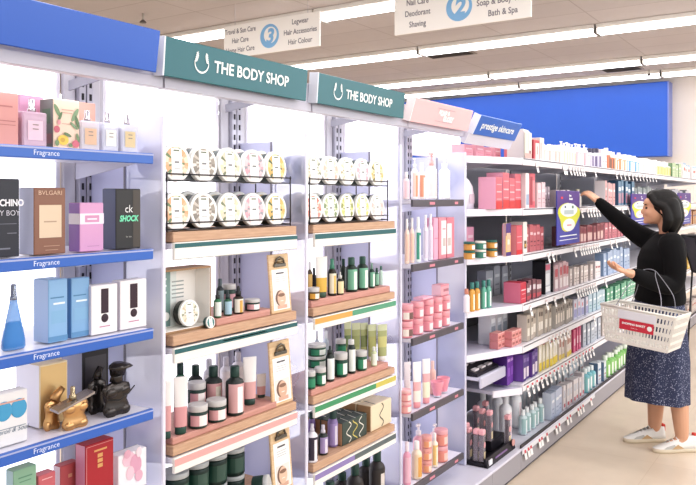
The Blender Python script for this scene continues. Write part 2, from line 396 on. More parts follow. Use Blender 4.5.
# gondola spine
# bays: light panel, uprights, beam
PANEL = M('fbfbff', .5, emis=.95)
for i in range(4):
    x0, x1 = DX[i], DX[i+1]
    r = empty('light_panel', 'bright white backlit panel behind the '+bayname[i], 'light panel', ((x0+x1)/2-.022, YB+.012, .14)); w = (x1-x0)/2-.09
    part('diffuser', MB().box(-w, w, -.006, .01, 0, 1.8, PANEL), r)
    for q_ in (-w-.012, w): part('frame_strip', MB().box(q_, q_+.012, -.012, .012, 0, 1.8, METALW), r)
def upright(x, label, y=YB):
    r = empty('slotted_upright', label, 'upright', (x, y, .13))
    for a_, b_ in ((-.07, -.028), (.028, .062)): part('cover_plate', MB().rbox(a_, b_, -.004, .01, 0, 1.84, M('c4c3cc', .4), .002), r)
    for s_ in (-1, 1):
        mb = MB().rbox(s_*.014-.012, s_*.014+.012, -.02, .008, 0, 1.84, M('b7b6c2', .35, .3), .002)
        for k in range(46): mb.box(s_*.014-.004, s_*.014+.004, -.0212, -.02, .03+k*.039, .03+k*.039+.02, M('2a2a30', .7))
        part('slotted_channel', mb, r)
    return r
r = empty('light_panel', 'short bright panel high behind the corner shelves under the prestige skincare sign', 'light panel', (3.9, YB+.012, 1.74))
part('diffuser', MB().box(-.28, .30, -.004, .012, 0, .19, PANEL), r)
part('frame_strip', MB().box(-.29, .31, -.006, .012, -.008, 0, METALW), r)
upl = ['at the left edge of the frame', 'between fragrance bay and first teal-signed bay', 'between the two teal-signed bays', 'between second teal-signed bay and pink bay', 'at the right end of the pink bay']
for i, x in enumerate(DX): upright(x-.02, 'grey slotted metal upright '+upl[i])
# header beams, with bracket arm
for i in range(4):
    x0, x1 = DX[i]-.06, DX[i+1]-.065
    r = empty('header_beam', 'pale grey header beam above the '+bayname[i], 'beam', (x0, 1.55, 1.80)); w = x1-x0
    part('fascia', MB().rbox(.001, w-.001, 0, .03, 0, .097, M('cfcdd8', .35), .003), r)
    part('lip', MB().rbox(.001, w-.001, -.004, .0, 0, .03, M('bcbac6', .35), .001), r)
    mb = MB(); yb = YB-1.55-.02
    mb.add([(w-.02, .03, .07), (w-.014, .03, .07), (w-.014, yb, .02), (w-.02, yb, .02), (w-.02, .03, .085), (w-.014, .03, .085), (w-.014, yb, .05), (w-.02, yb, .05)],
           [(0,1,2,3),(4,7,6,5),(0,4,5,1),(1,5,6,2),(2,6,7,3),(3,7,4,0)], M('8f8e9a', .4))
    part('bracket_arm', mb, r)
# header signs
def header_sign(x0, x1, z0, z1, lean, col, label, yb=1.52, side=None, cat='sign'):
    r = empty('header_sign', label, cat, ((x0+x1)/2, yb, z0), (math.atan2(lean, z1-z0), 0, 0)); w = (x1-x0)/2; h = math.hypot(z1-z0, lean)
    part('panel', MB().rbox(-w, w, -.006, .006, 0, h, M(col, .3, noise=.05, nscale=3), .002), r)
    part('edge_channel', MB().rbox(-w-.004, -w+.002, -.008, .03, 0, h, M(side or 'dfe3ee', .3), .001), r)
    return r, w, h
header_sign(.70, 1.372, 1.832, 1.940, .016, '2b5cb8', 'blank royal blue header sign over the fragrance bay', side='5f7fd0')
ink = M('f2f6f4', .4)
def logo(r, cx, cz, R, y=-.0075):
    mb = MB(); n = 28
    for i in range(n):   # lower ring
        a0 = PI*.95+(PI*1.10)*i/n; a1 = PI*.95+(PI*1.10)*(i+1)/n
        t0 = R*.09+R*.10*math.sin(PI*i/n); t1 = R*.09+R*.10*math.sin(PI*(i+1)/n)
        mb.add([(cx+R*math.cos(a0), y, cz+R*math.sin(a0)), (cx+(R-t0)*math.cos(a0), y, cz+(R-t0)*math.sin(a0)), (cx+(R-t1)*math.cos(a1), y, cz+(R-t1)*math.sin(a1)), (cx+R*math.cos(a1), y, cz+R*math.sin(a1))], [(0,1,2,3)], ink)
    for sgn in (-1, 1):   # leaf fans either side, open at the top
        for j in range(5):
            bx, bz = cx+sgn*R*(.98-.05*j), cz+R*(.02+.2*j)
            ex, ez = cx+sgn*R*(.52-.09*j+.02*j*j), cz+R*(.42+.17*j)
            nx, nz = -(ez-bz)*.24, (ex-bx)*.24
            mb.add([(bx, y, bz), ((bx+ex)/2+nx, y, (bz+ez)/2+nz), (ex, y, ez), ((bx+ex)/2-nx, y, (bz+ez)/2-nz)], [(0,1,2,3)], ink)
            mb.add([(bx, y, bz), (bx, y, bz+R*.16), (bx-sgn*R*.2, y, bz+R*.2)], [(0,1,2)], ink)
    part('emblem', mb, r)
def fit_letters(txt, size, mat, parent, xc, y, z, width, **kw):
    t = text_mb(txt, size, mat, **kw); xs_ = [p[0] for p in t.v]; k = width/(max(xs_)-min(xs_)); mid = (max(xs_)+min(xs_))/2
    t.v = [((p[0]-mid)*k, p[1], p[2]) for p in t.v]; return part('lettering', t, parent, (xc, y, z))
for (x0, x1, lab) in ((1.395, 2.032, 'larger-looking teal header sign reading THE BODY SHOP, next to the blue header sign'), (2.092, 2.702, 'farther teal header sign reading THE BODY SHOP, beside the pink sign')):
    r, w, h = header_sign(x0, x1, 1.827, 1.932, .008, '14626a', lab)
    xm = (x0+x1)/2; ul, t0, t1 = (201, 213.5, 288) if x0 < 2 else (337.5, 345.5, 391.5)
    logo(r, PX(ul, 1.512)-xm, h*.5, .0285)
    fit_letters('THE BODY SHOP', h*.44, ink, r, (PX(t0, 1.512)+PX(t1, 1.512))/2-xm, -.0075, h*.47, PX(t1, 1.512)-PX(t0, 1.512), bold=.0011)
r, w, h = header_sign(2.752, 3.335, 1.822, 1.920, .03, 'f5c4c6', 'pale pink header sign with faint white outlined lettering', side='f9eef0')
letters('SOAP &', h*.3, M('fdf4f4', .4), r, (.0, -.0075, h*.58), bold=.003); letters('GLORY', h*.3, M('fdf4f4', .4), r, (.05, -.0075, h*.36), bold=.003)
for zz in (.76, .2): part('ornament_line', MB().fr(-w*.25, w*.35, h*zz, h*zz+.003, M('b9aab2', .5), -.0076), r)
r, w, h = header_sign(3.39, 3.95, 1.815, 1.905, .045, '3a6fc4', 'blue header sign reading prestige skincare', side='e8ecf8')
fit_letters('prestige skincare', h*.5, ink, r, PX(496, 1.505)-3.67, -.0075, h*.52, PX(512, 1.505)-PX(480, 1.505), bold=.0012)
part('header_rail', MB().rbox(-w-.03, w, -.0, .03, -.055, 0.0, M('d5d3de', .35), .002), r)

# dividers
dl = ['', 'between the blue fragrance shelves and the first teal-signed bay', 'between the two teal-signed bays', 'between second teal-signed bay and the pink bay', 'closing the right end of the pink bay']
for i in range(1, 5):
    r = empty('divider_panel', 'tall frosted white divider '+dl[i], 'divider', (DX[i], YD, .134))
    part('back_panel', MB().rbox(-.004, .004, .155, .31, 0, 1.575, LILAC, .001), r)
    part('acrylic_sheet', MB().rbox(-.004, .004, 0, .155, 0, 1.60, ACRYL if i in (1, 4) else CLEAR, .001), r)
    part('edge_strip', MB().rbox(-.006, .006, -.008, 0, 0, 1.60, M('e2e2f0', .2), .002), r)
    part('edge_strip', MB().rbox(-.0055, -.004, .152, .16, 0, 1.575, M('7e7a86', .4), .0005), r)

# shelves
def shelf(x0, x1, z, label, rail_h, railcol, top=SHELFW, yf=YF, stripes=(), txt=None, tilt=False, tags=(), yb=1.925, thick=.016):
    r = empty('shelf', label, 'shelf', ((x0+x1)/2, yf, z)); w = (x1-x0)/2
    part('board', MB().rbox(-w, w, .004, yb-yf, -thick, 0, top, .002), r)
    mb = MB().rbox(-w, w, -.008, .004, -rail_h, .002, M(railcol, .35), .002)
    for (a, b, z0, z1, c) in stripes: mb.fr(-w+a*2*w, -w+b*2*w, -rail_h+z0*rail_h, -rail_h+z1*rail_h, M(c, .4), -.0087)
    part('price_rail', mb, r)
    for s_ in (-1, 1):
        b = MB(); xx = s_*(w-.004); b.add([(xx-.002, .01, -thick), (xx+.002, .01, -thick), (xx+.002, yb-yf, -thick-.05), (xx-.002, yb-yf, -thick-.05), (xx-.002, .01, -thick+.004), (xx+.002, .01, -thick+.004), (xx+.002, yb-yf, -thick+.004), (xx-.002, yb-yf, -thick+.004)],
                               [(0,3,2,1),(4,5,6,7),(0,1,5,4),(1,2,6,5),(2,3,7,6),(3,0,4,7)], M('c3c2d0', .4))
        part('side_bracket', b, r)
    if txt:
        for (t, xx, sz, cc) in txt: letters(t, sz, M(cc, .4), r, (xx-(x0+x1)/2, -.0092, -rail_h*.5))
    return r
# bay 0, blue fragrance shelves
B0 = [1.621, 1.358, 1.138, .916, .69]
for k, z in enumerate(B0):
    r = shelf(.83, 1.432, z, ORD[k+1]+' blue-edged fragrance shelf counted from the top', .027, '3a68ba', stripes=((0, 1, .84, 1.0, 'a4acd0'),), txt=[('Fragrance', PX(47, 1.59), .018, 'e2eafc')])
    if 0: part('rounded_end', MB().lathe([(.024, -.027), (.024, .002)], M('3a68ba', .35), 20, cx=.2925-.001, cy=.0155), r)
# bays 1 and 2
R1 = [1.37, 1.068, .754, .47]; 
strp = {(1, 0): ((0, 1, .72, .98, '2f6467'), (0, 1, 0, .05, 'a8a6a0')), (1, 1): ((0, 1, .66, .98, '2f6467'), (.35, .7, .78, .86, 'cfe0dc', 1)), (1, 2): ((0, 1, .5, .98, 'e3a9a6'),), (1, 3): ((0, 1, .6, .98, '2f6467'),),
        (2, 0): ((0, 1, .6, .98, '2f6467'),), (2, 1): ((0, .42, .5, .98, 'dda55c'), (.42, 1, .5, .98, '5d9f80')), (2, 2): ((0, .72, .5, .98, '469467'), (.72, 1, .5, .98, 'c8bd60')), (2, 3): ((0, .45, .5, .98, '8d7fb2'), (.45, 1, .5, .98, '5f6a6c'))}
trim = [['teal', 'teal', 'pink', 'teal'], ['teal', 'orange and green', 'green', 'purple and grey']]
for b in (1, 2):
    for k, z in enumerate(R1):
        zz = z if b == 1 else z-.004*k
        if b == 2 and k == 3: zz = .50
        if b == 1 and k == 3: zz = .452
        shelf(DX[b]+.02, DX[b+1]-.085, zz, ORD[k+1]+' shelf down with '+trim[b-1][k]+' striped cream rail, '+bayname[b], .048 if k < 1 else .042, 'ece9e2', stripes=[s[:5] for s in strp[(b, k)]])
PK = [1.491, 1.208, .884, .556, .241]
for k, z in enumerate(PK):
    shelf(DX[3]+.02, 3.405, z, ORD[k+1]+' shelf down with black price rail in the pink bay', .03, '57535a', yf=1.575, stripes=((.3, .4, .3, .7, 'd88a98'), (.8, .87, .3, .7, 'd88a98')))
# wooden platforms
def platform(x0, x1, z0, z1, y0, y1, mat, label, name='wooden_platform'):
    mb = MB().rbox(-(x1-x0)/2, (x1-x0)/2, 0, y1-y0, 0, z1-z0, mat, .002)
    o = link(name, mb.mesh(name), None, ((x0+x1)/2, y0, z0)); tag(o, label, 'tray'); return o
pz = {}
for b, x0, x1 in ((1, 1.515, 2.095), (2, 2.195, 2.785)):
    for k, (z0, th) in enumerate(((R1[0]+.002, .030), (R1[1]+.006, .030), (R1[2]+.004, .028), (R1[3]+.006, .03))):
        if b == 2: z0 -= .004*k
        if b == 2 and k == 3: z0 = .504
        if b == 1 and k == 3: z0 = .455
        pz[(b, k)] = z0+th
        platform(x0, x1, z0, z0+th, 1.603, 1.85, WOOD, 'flat oak platform on the '+ORD[k+1]+' shelf down, '+bayname[b])
tr = {}
for b, k, x0, x1, th in ((1, 1, PX(215, 1.62), PX(269, 1.62), .022), (1, 2, 1.525, 2.00, .02), (2, 1, 2.2, 2.765, .026), (2, 2, 2.2, 2.75, .026)):
    platform(x0, x1, pz[(b, k)]+.0005, pz[(b, k)]+th, 1.615, 1.82, PINKW, 'terracotta riser board under the bottles, '+ORD[k+1]+' shelf of the '+bayname[b], 'riser_board')
    tr[(b, k)] = pz[(b, k)]+th+.0005

# ------------------------------------------------------------------ placing helpers
def at(u, Y, z): return (PX(u, Y), Y, z)
def box_at(u0, u1, vt, z, Yf, d, front, label, side=None, name='carton', cat='box', gfx=(), txt=(), group=None, side_gfx=(), rz=0):
    x0, x1 = PX(u0, Yf), PX(u1, Yf); w = x1-x0; h = PZ((u0+u1)/2, vt, Yf)-z
    s_ = k_carton(w-.002, d, h, front, side, gfx, name, cat, txt=txt, side_gfx=side_gfx)
    return spawn(s_, label, ((x0+x1)/2, Yf+d/2, z+.0008), (0, 0, rz), group)
def dims(u0, u1, vt, z, Y):
    # visible width of a round thing: account for the slanting view
    a = ((u0+u1)/2-348)/F_; d = Y/(S_-C_*a); r = (u1-u0)/2*d/F_/math.sqrt(1+a*a)
    return PX((u0+u1)/2, Y), r, PZ((u0+u1)/2, vt, Y)-z
def jar_at(u0, u1, vt, z, Y, desc, body='1f3d35', lid='c9c7c4', **kw):
    x, r, h = dims(u0, u1, vt, z, Y); r = min(r, .055)
    return spawn(k_jar(r, h, body, lid, **kw), desc, (x, Y, z+.0008))
def bot_at(u0, u1, vt, z, Y, desc, body='1f3d35', cap='1b4a3c', **kw):
    x, r, h = dims(u0, u1, vt, z, Y)
    return spawn(k_bottle(r, h, body, cap, **kw), desc, (x, Y, z+.0008))
def tube_at(u0, u1, vt, z, Y, desc, top, low, cap, **kw):
    x, r, h = dims(u0, u1, vt, z, Y)
    return spawn(k_tube(r*2.1, h, top, low, cap, **kw), desc, (x, Y, z+.0008), (0, 0, -.55))

# ================================================================== BAY 0 products
z = B0[0]+.002
box_at(-14, 19, 92, z, 1.64, .05, 'd48f88', 'coral pink perfume carton at the left end of the top fragrance shelf', gfx=((.3,.9,.45,.47,'b86f6c'),(.3,.9,.38,.395,'b86f6c'),(.2,.8,.72,.75,'b86f6c')))
box_at(19, 44, 96, z, 1.72, .04, 'c58aa8', 'mauve pink carton behind the lilac perfume bottle')
x0, x1 = PX(20, 1.65), PX(45, 1.65)
spawn(k_perfume(x1-x0, .032, PZ(32, 99, 1.65)-z, 'd7bccb', 'e3bccb', 'b', txt=None, liquid='dcb3c4'), 'lilac pink square perfume bottle in front of the mauve carton', ((x0+x1)/2, 1.655, z))
g = [(.3,.75,.78,.8,'c99a86',1), (.3,.7,.72,.74,'c99a86',1), (.3,.7,.5,.515,'c99a86',1)]
fl = box_at(53, 80, 100, z, 1.64, .055, 'e8c9b0', 'floral print carton with yellow and red flowers on the top fragrance shelf', side='6b6a66', gfx=g, side_gfx=((.1,.9,.1,.3,'8c5a62'), (.2,.8,.5,.8,'4f6a50')))
def blobs(o, lst, y, nm='printed_motif'):      # small printed ellipses: x, z, rx, rz, turn, colour
    for k, (x, z_, rx, rz_, t, c) in enumerate(lst):
        mb = MB(); n = 12; yy = y-.0003*(k+1)
        pts = [(x+rx*math.cos(a)*math.cos(t)-rz_*math.sin(a)*math.sin(t), yy, z_+rx*math.cos(a)*math.sin(t)+rz_*math.sin(a)*math.cos(t)) for a in [2*PI*q/n for q in range(n)]]
        mb.add(pts, [tuple(range(n))], T(c)); part(nm, mb, o)
blobs(fl, [(-.028, .095, .006, .018, .5, '6f8c60'), (-.02, .08, .004, .014, -.4, '58784c'), (.024, .088, .006, .02, -.5, '7c9a70'), (.03, .07, .005, .018, .3, '5c7a50'), (.02, .06, .004, .014, .9, '7c9a70'), (-.03, .048, .009, .009, 0, 'c75a6a'), (-.024, .066, .005, .007, 0, 'd98a90'),
           (-.012, .022, .016, .013, 0, 'e0bc38'), (-.014, .022, .007, .006, 0, 'c89a28'), (-.03, .014, .006, .008, 0, '6d8a5c'), (.0, .036, .004, .012, 1.2, '5f7d50'), (.024, .014, .011, .01, 0, 'cf5f70'), (.03, .03, .004, .012, .3, '6d8a5c'), (.008, .01, .006, .005, 0, '6d8a5c')], -.0275-.0006)
box_at(79, 96, 103, z, 1.74, .03, 'dc9a88', 'small salmon carton behind the nude perfume bottle')
for (u0, u1, vt, lab, liq, lb) in ((80, 101, 110, 'leftmost of three square perfume bottles, nude beige, on the top fragrance shelf', 'd8b49a', 'd9b08c'), (102, 120, 112, 'middle of three square perfume bottles, clear with a cream label', 'dfe0ec', 'e6e2d8'), (121, 139, 114, 'rightmost of three square perfume bottles, clear with a gold label', 'dedde6', 'd9c08c')):
    x0, x1 = PX(u0, 1.635), PX(u1, 1.635)
    spawn(k_perfume(x1-x0-.004, .03, PZ((u0+u1)/2, vt, 1.635)-z, 'dcdce8', lb, 'c', liquid=liq), lab, ((x0+x1)/2, 1.65, z))
z = B0[1]+.002
box_at(-13, 20, 179, z, 1.64, .05, '2a2b36', 'black and white marbled carton reading MOSCHINO TOY BOY', side='3a3b46', txt=(('MOSCHINO', .022, .5, .69, 'e8e8ee', dict(bold=.0008, sx=.85)), ('TOY BOY', .018, .52, .56, 'c8c8d2')), gfx=((.6,.9,.3,.31,'7a7b88'),(.3,.7,.1,.12,'7a7b88'),(.35,.9,.42,.43,'6a6b78')))
box_at(33.5, 66, 188, z, 1.64, .06, '8f5f48', 'brown BVLGARI carton with a beige square window', side='c9cde6', gfx=((.16,.86,.25,.74,'dcc3a4'), (.3,.7,.48,.5,'b5967a',1), (.3,.8,.12,.13,'b98f74'), (.35,.75,.06,.07,'b98f74')), txt=(('BVLGARI', .015, .5, .92, 'e3c0a2', dict(sx=1.15)),))
box_at(79.5, 104, 203, z, 1.64, .045, 'd79ac6', 'purple and pink carton with a silvery white band', side='9a6bc0', gfx=((0,1,.56,.78,'e9dfec'), (.2,.8,.6,.74,'d58fb8',1), (.3,.7,.65,.68,'f1e6ee',2), (.3,.8,.1,.115,'bf86b2')), side_gfx=((0,1,.56,.78,'efeaf2'),))
box_at(115.5, 141, 189, z, 1.64, .055, '2b2a2a', 'black carton reading ck shock in green letters', side='4f5878', gfx=((.68,.98,.02,.98,'4c443b'),), txt=(('ck', .03, .5, .66, 'e8e8e8', dict(sx=1.0)), ('SHOCK', .022, .5, .5, '6fe0b0', dict(bold=.001, italic=.2, sx=.85)), ('for him', .007, .5, .2, 'b0b0a8')))
z = B0[2]+.002
# teardrop blue bottle
xb, rb, hb = dims(0, 27, 284, z, 1.65)
gl = glassy('5a9bd8', .35)
pb = empty('perfume_bottle', 'tall teardrop blue glass perfume bottle with silver cap', 'perfume', (xb, 1.65, z))
part('glass', MB().loft([(0,0,0,rb*.9,rb*.45,.8), (0,0,.006,rb,rb*.5,.8), (0,0,hb*.14,rb*.98,rb*.48,.85), (0,0,hb*.3,rb*.82,rb*.42,.95), (0,0,hb*.5,rb*.58,rb*.34,1), (0,0,hb*.66,rb*.38,rb*.28,1), (0,0,hb*.76,rb*.27,rb*.24,1)], gl, 22), pb)
part('perfume_liquid', MB().loft([(0,0,.005,rb*.85,rb*.4,.85), (0,0,hb*.14,rb*.88,rb*.4,.85), (0,0,hb*.3,rb*.72,rb*.36,.95), (0,0,hb*.42,rb*.6,rb*.3,1)], M('3f86d4', .3), 22), pb)
part('cap', MB().lathe([(rb*.3, hb*.76), (rb*.3, hb*.8), (rb*.24, hb*.81), (rb*.22, hb*.97), (rb*.16, hb)], M('8f97a4', .2, .8), 16), pb)
gf = ((.1,.8,.7,.72,'4f86b4'), (.25,.85,.6,.63,'e0eef6'), (.0,1,.02,.1,'5f96c4'), (.15,.9,.3,.5,'7fb4dc'))
box_at(48, 68, 279.5, z, 1.635, .06, '86b6e0', 'left pale blue perfume carton on the third fragrance shelf', side='a9c4ea', gfx=gf)
box_at(71, 90, 278, z, 1.645, .02, '7fb0dc', 'right pale blue perfume carton on the third fragrance shelf', side='5b94c8', gfx=gf)
for (u0, u1, vt, lab) in ((91, 118, 285, 'left white carton with a dark exclamation mark'), (120, 147, 280, 'right white carton with a dark exclamation mark')):
    gg = [(.36,.64,.42,.92,'3a2030'), (.3,.7,.14,.16,'c77a94')]
    o = box_at(u0, u1, vt, z, 1.635, .035, 'eeeaea', lab, side='d5cfdc', gfx=gg)
    x0, x1 = PX(u0, 1.635), PX(u1, 1.635); hh = PZ((u0+u1)/2, vt, 1.635)-z
    mb = MB().ball((0, 0, 0), (.0115, .001, .0115), T('3a2030')); 
    p_ = part('printed_dot', mb, o, (0, -.0175-.0007, hh*.32))
z = B0[3]+.002
o = box_at(-12, 28, 393, z, 1.635, .03, 'e3e2e2', 'white carton with two turquoise cup shapes, left end of the fourth fragrance shelf', gfx=((.25,.95,.32,.335,'8c9aa8'),), txt=(('Neroli & Soul', .016, .55, .28, '6f7f92', dict(italic=.4)),))
for dx in (-.012, .026): part('printed_cup', MB().ball((0,0,0), (.021, .0012, .023), T('3fa0cf')), o, (dx, -.0158, .083))
part('printed_fringe', MB().fr(-.03, .04, .1, .104, T('d9a090'), -.0168), o)
def torso(parent, s, m, mb_name='torso_glass', hat=False, my=1):
    secs = [(0,0,0,.72,.42,1), (0,0,.06,.86,.5,1), (0,0,.18,.92,.52,1), (0,0,.3,.86,.46,1), (0,0,.45,.74,.38,1), (0,0,.6,.8,.42,1), (0,0,.78,.94,.5,1), (0,0,.9,.98,.46,1), (0,0,1.0,.9,.36,1), (0,0,1.08,.5,.26,1), (0,0,1.14,.24,.2,1)]
    mb = MB().loft([(a*s, b*s, c*s, d*s*.52, e*s*.6, f) for a, b, c, d, e, f in secs], m, 24)
    for dx in (-.24, .24):
        mb.ball((dx*s, -.2*s, .78*s), (.2*s, .14*s, .17*s), m)        # chest
        mb.ball((dx*s, -.13*s, .12*s), (.22*s, .2*s, .2*s), m)        # thighs
    return part(mb_name, mb, parent)
GOLD = M('c69c6c', .28, .8); BRONZ = M('4a4644', .25, .75)
box_at(39, 68, 363, z, 1.69, .10, 'ead8b4', 'white carton with a gold embossed torso front', side='e9e7f2', gfx=((.04,.96,.03,.97,M('dcbf8c', .3, .5)),), side_gfx=())
r = empty('embossed_torso', 'golden torso relief standing against the gold-fronted carton', 'perfume', (PX(50, 1.672), 1.668, z), (0, .12, 0)); torso(r, .05, GOLD).scale = (1, .55, 1.3)
part('neck', MB().tube([(0, 0, .07), (.008, 0, .086), (.022, -.0, .1)], [.014, .011, .008], GOLD, 12), r)
r = empty('perfume_bottle', 'gold torso-shaped perfume bottle leaning on the fourth fragrance shelf', 'perfume', (PX(75, 1.63), 1.632, z)); torso(r, .074, GOLD).scale = (1.05, .62, .86)
part('collar', MB().add([(-.062,-.022,.05), (.046,-.022,.078), (.046,.014,.08), (-.062,.014,.054), (-.062,-.022,.056), (.046,-.022,.084), (.046,.014,.086), (-.062,.014,.06)], [(3,2,1,0),(4,5,6,7),(0,1,5,4),(1,2,6,5),(2,3,7,6),(3,0,4,7)], M('a8a09c', .25, .7)), r)
part('atomiser', MB().lathe([(.009, .072), (.009, .082), (.006, .084), (.006, .102), (.004, .105)], M('b7a98c', .2, .8), 12, cx=-.005), r)
box_at(82, 109, 350, z, 1.72, .09, '2c2b31', 'black framed carton with embossed dark torso', side='8d90b4', gfx=((.1,.9,.1,.9,'4a4850'),))
r = empty('embossed_torso', 'dark torso relief standing against the black framed carton', 'perfume', (PX(96, 1.70), 1.695, z)); torso(r, .06, BRONZ).scale = (1, .5, 1.35); part('neck', MB().tube([(0, 0, .09), (.004, 0, .105), (.012, 0, .12)], [.014, .011, .009], BRONZ, 12), r)
r = empty('perfume_bottle', 'black torso-shaped perfume bottle with a peaked cap', 'perfume', (PX(117, 1.635), 1.638, z)); torso(r, .078, BRONZ).scale = (1.15, .62, 1)
part('neck', MB().tube([(0, 0, .086), (.002, 0, .1), (.004, 0, .112)], [.018, .016, .016], BRONZ, 14), r)
part('peaked_cap', MB().loft([(.004,0,.104,.02,.018,1), (.006,0,.12,.024,.02,1), (.012,-.004,.125,.036,.026,1), (.01,-.002,.131,.03,.024,1), (.006,0,.138,.014,.014,1)], BRONZ, 18), r)
part('chest_strap', MB().tube([(-.045, -.02, .05), (-.015, -.032, .045), (.015, -.032, .058), (.045, -.02, .07)], .0018, M('111114', .4), 8), r)
z = B0[4]+.002
box_at(13, 37, 468, z, 1.635, .03, '86b494', 'pale green carton on the lowest visible fragrance shelf', side='aacdd0', gfx=((.2,.8,.86,.88,'5f9478'),(.25,.75,.8,.815,'5f9478')))
box_at(38, 56, 474, z, 1.64, .03, 'd2646c', 'small coral red carton beside the pale green carton', gfx=((.2,.8,.9,.92,'eab4b4'),))
box_at(60, 80, 464, z, 1.68, .03, 'c4585a', 'muted red carton with a thin gold emblem', side='dcc8d0', gfx=((.4,.6,.7,.78,'d69a7a'),))
box_at(85, 114, 442, z, 1.63, .04, 'b8202e', 'deep red carton with gold lettering and oblong emblem', side='d489a4', gfx=((.3,.75,.86,.89,'d9a05c'), (.42,.6,.6,.66,'d9a05c'), (.42,.6,.68,.74,'d9a05c'), (.42,.6,.76,.82,'d9a05c'), (.03,.05,.05,.97,'d88c8c'), (.03,.97,.96,.97,'d88c8c')))
o = box_at(118, 147, 452, z, 1.64, .04, 'f0eaec', 'white carton with blotchy pink watercolour print', side='f0e6ec')
blobs(o, [(-.015, .09, .022, .02, .3, 'e8bccb'), (.01, .07, .02, .028, .2, 'dfa0b8'), (-.01, .05, .014, .02, 0, 'ecc4d0'), (.02, .035, .014, .016, 0, 'e4adc0'), (-.02, .105, .012, .012, 0, 'dfa4b8'), (.02, .1, .01, .014, 0, 'f0d2da')], -.0205)

# ================================================================== BODY-CARE TUBS ON WIRE RACKS
def tub_spec(cols, bodyc):
    r, d = .0565, .05
    b = MB().lathe([(r*.88, d), (r*.92, d-.002), (r*.95, .012), (r*.95, .008)], T(bodyc), 28)
    lab = MB().lathe([(r*.97, .010), (r, .008), (r, -.002), (r*.97, -.004)], T('d9d9d6'), 28)   # lid rim
    lid = MB(); n = 28
    # face disc with illustrated ring
    rr = [0, r*.55, r*.82, r*.97]
    for j in range(3):
        for k in range(n):
            a0, a1 = 2*PI*k/n, 2*PI*(k+1)/n
            am = (a0+a1)/2
            if j == 2: c = 'f3f1ec'
            elif j == 1: c = cols[(k*7+k//3) % len(cols)]
            else: c = cols[(k*5+1) % len(cols)]
            ptsf = [(rr[j]*math.cos(a0), rr[j]*math.sin(a0), -.0045), (rr[j+1]*math.cos(a0), rr[j+1]*math.sin(a0), -.0045), (rr[j+1]*math.cos(a1), rr[j+1]*math.sin(a1), -.0045), (rr[j]*math.cos(a1), rr[j]*math.sin(a1), -.0045)]
            lid.add(ptsf[1:] if j == 0 and False else ptsf, [(3, 2, 1, 0)], T(c))
    sq = MB()
    sq.add([(-r*.36, -r*.72, -.0052), (r*.36, -r*.72, -.0052), (r*.36, r*.86, -.0052), (-r*.36, r*.86, -.0052)], [(3,2,1,0)], T('f7f6f3'))
    sq.add([(-r*.16, -r*.06, -.0056), (r*.16, -r*.06, -.0056), (r*.16, r*.04, -.0056), (-r*.16, r*.04, -.0056)], [(3,2,1,0)], T('7f7f80'))
    sq.add([(-r*.2, -r*.66, -.0056), (r*.2, -r*.66, -.0056), (r*.2, -r*.58, -.0056), (-r*.2, -r*.58, -.0056)], [(3,2,1,0)], T('6f7a60'))
    sq.add([(-r*.2, r*.3, -.0056), (r*.2, r*.3, -.0056), (r*.2, r*.34, -.0056), (-r*.2, r*.34, -.0056)], [(3,2,1,0)], T('b5b5b5'))
    rot = Matrix.Rotation(-PI/2, 4, 'X')      # -z (label side) -> -y
    for m_ in (b, lab, lid, sq): m_.xf(rot)
    return dict(name='body_butter_tub', cat='tub', parts=[('tub', b.mesh('tub')), ('lid', lab.mesh('lid')), ('lid_print', lid.mesh('lid_print')), ('lid_label', sq.mesh('lid_label'))])
TC = {'orange and green': ('e3a878', '6d8a5c', 'f0d8bc', 'e8b48a'), 'grey and brown': ('8f877c', 'c9c0b4', 'a39a8c', 'e2dcd2'), 'cream and olive': ('d9cdb0', '7a8560', 'efe6cf', 'e8d7ac'), 'pink and grey': ('e2a0ac', 'c8c8cc', 'eec3c8', '9a9aa0'), 'amber and green': ('dfb056', '55683f', 'efcf8a', 'e8b860'),
      'pale beige': ('e3d5bd', 'cfc0a0', 'f0e8d8', '9aa088'), 'peach': ('e8cdb8', 'f2e2d4', 'd9b8a4', 'efe0d4'), 'ivory': ('eee4cc', 'd8cca8', 'f4eee0', 'b0a884'), 'rose': ('e6bcc4', 'f2dade', 'cfa8b4', 'eed0d6'), 'gold and olive': ('dfc07c', '6f7448', 'efdcae', 'd8b060'),
      'coral red': ('dc7a68', 'efb8a4', 'e89888', 'f2d8cc'), 'green and cream': ('b4c490', 'e8e6c8', '7f9668', 'f0ecd8'), 'lime': ('ccd070', 'e6e6a0', '8f9a50', 'f0eec0'), 'pale yellow': ('ece08a', 'f4ecb0', 'e4d470', 'f6f0c8'), 'blush': ('eccdc6', 'f4e2dc', 'dfb8b0', 'f2d8d2')}
zlo, zhi = pz[(1, 0)]+.0595, pz[(1, 0)]+.0595+.142
YT = 1.628
rack1 = [1.548, 1.660, 1.776, 1.892, 2.008]; rack2 = [2.225, 2.335, 2.448, 2.562, 2.675]
names = [(rack1, zhi, ['orange and green', 'grey and brown', 'cream and olive', 'pink and grey', 'amber and green'], 'top row of the first wire rack'),
         (rack1, zlo, ['orange and green', 'grey and brown', 'cream and olive', 'pink and grey', 'amber and green'], 'bottom row of the first wire rack'),
         (rack2, zhi, ['pale beige', 'peach', 'ivory', 'rose', 'gold and olive'], 'top row of the second wire rack'),
         (rack2, zlo, ['coral red', 'green and cream', 'lime', 'pale yellow', 'blush'], 'bottom row of the second wire rack')]
tubc = {}
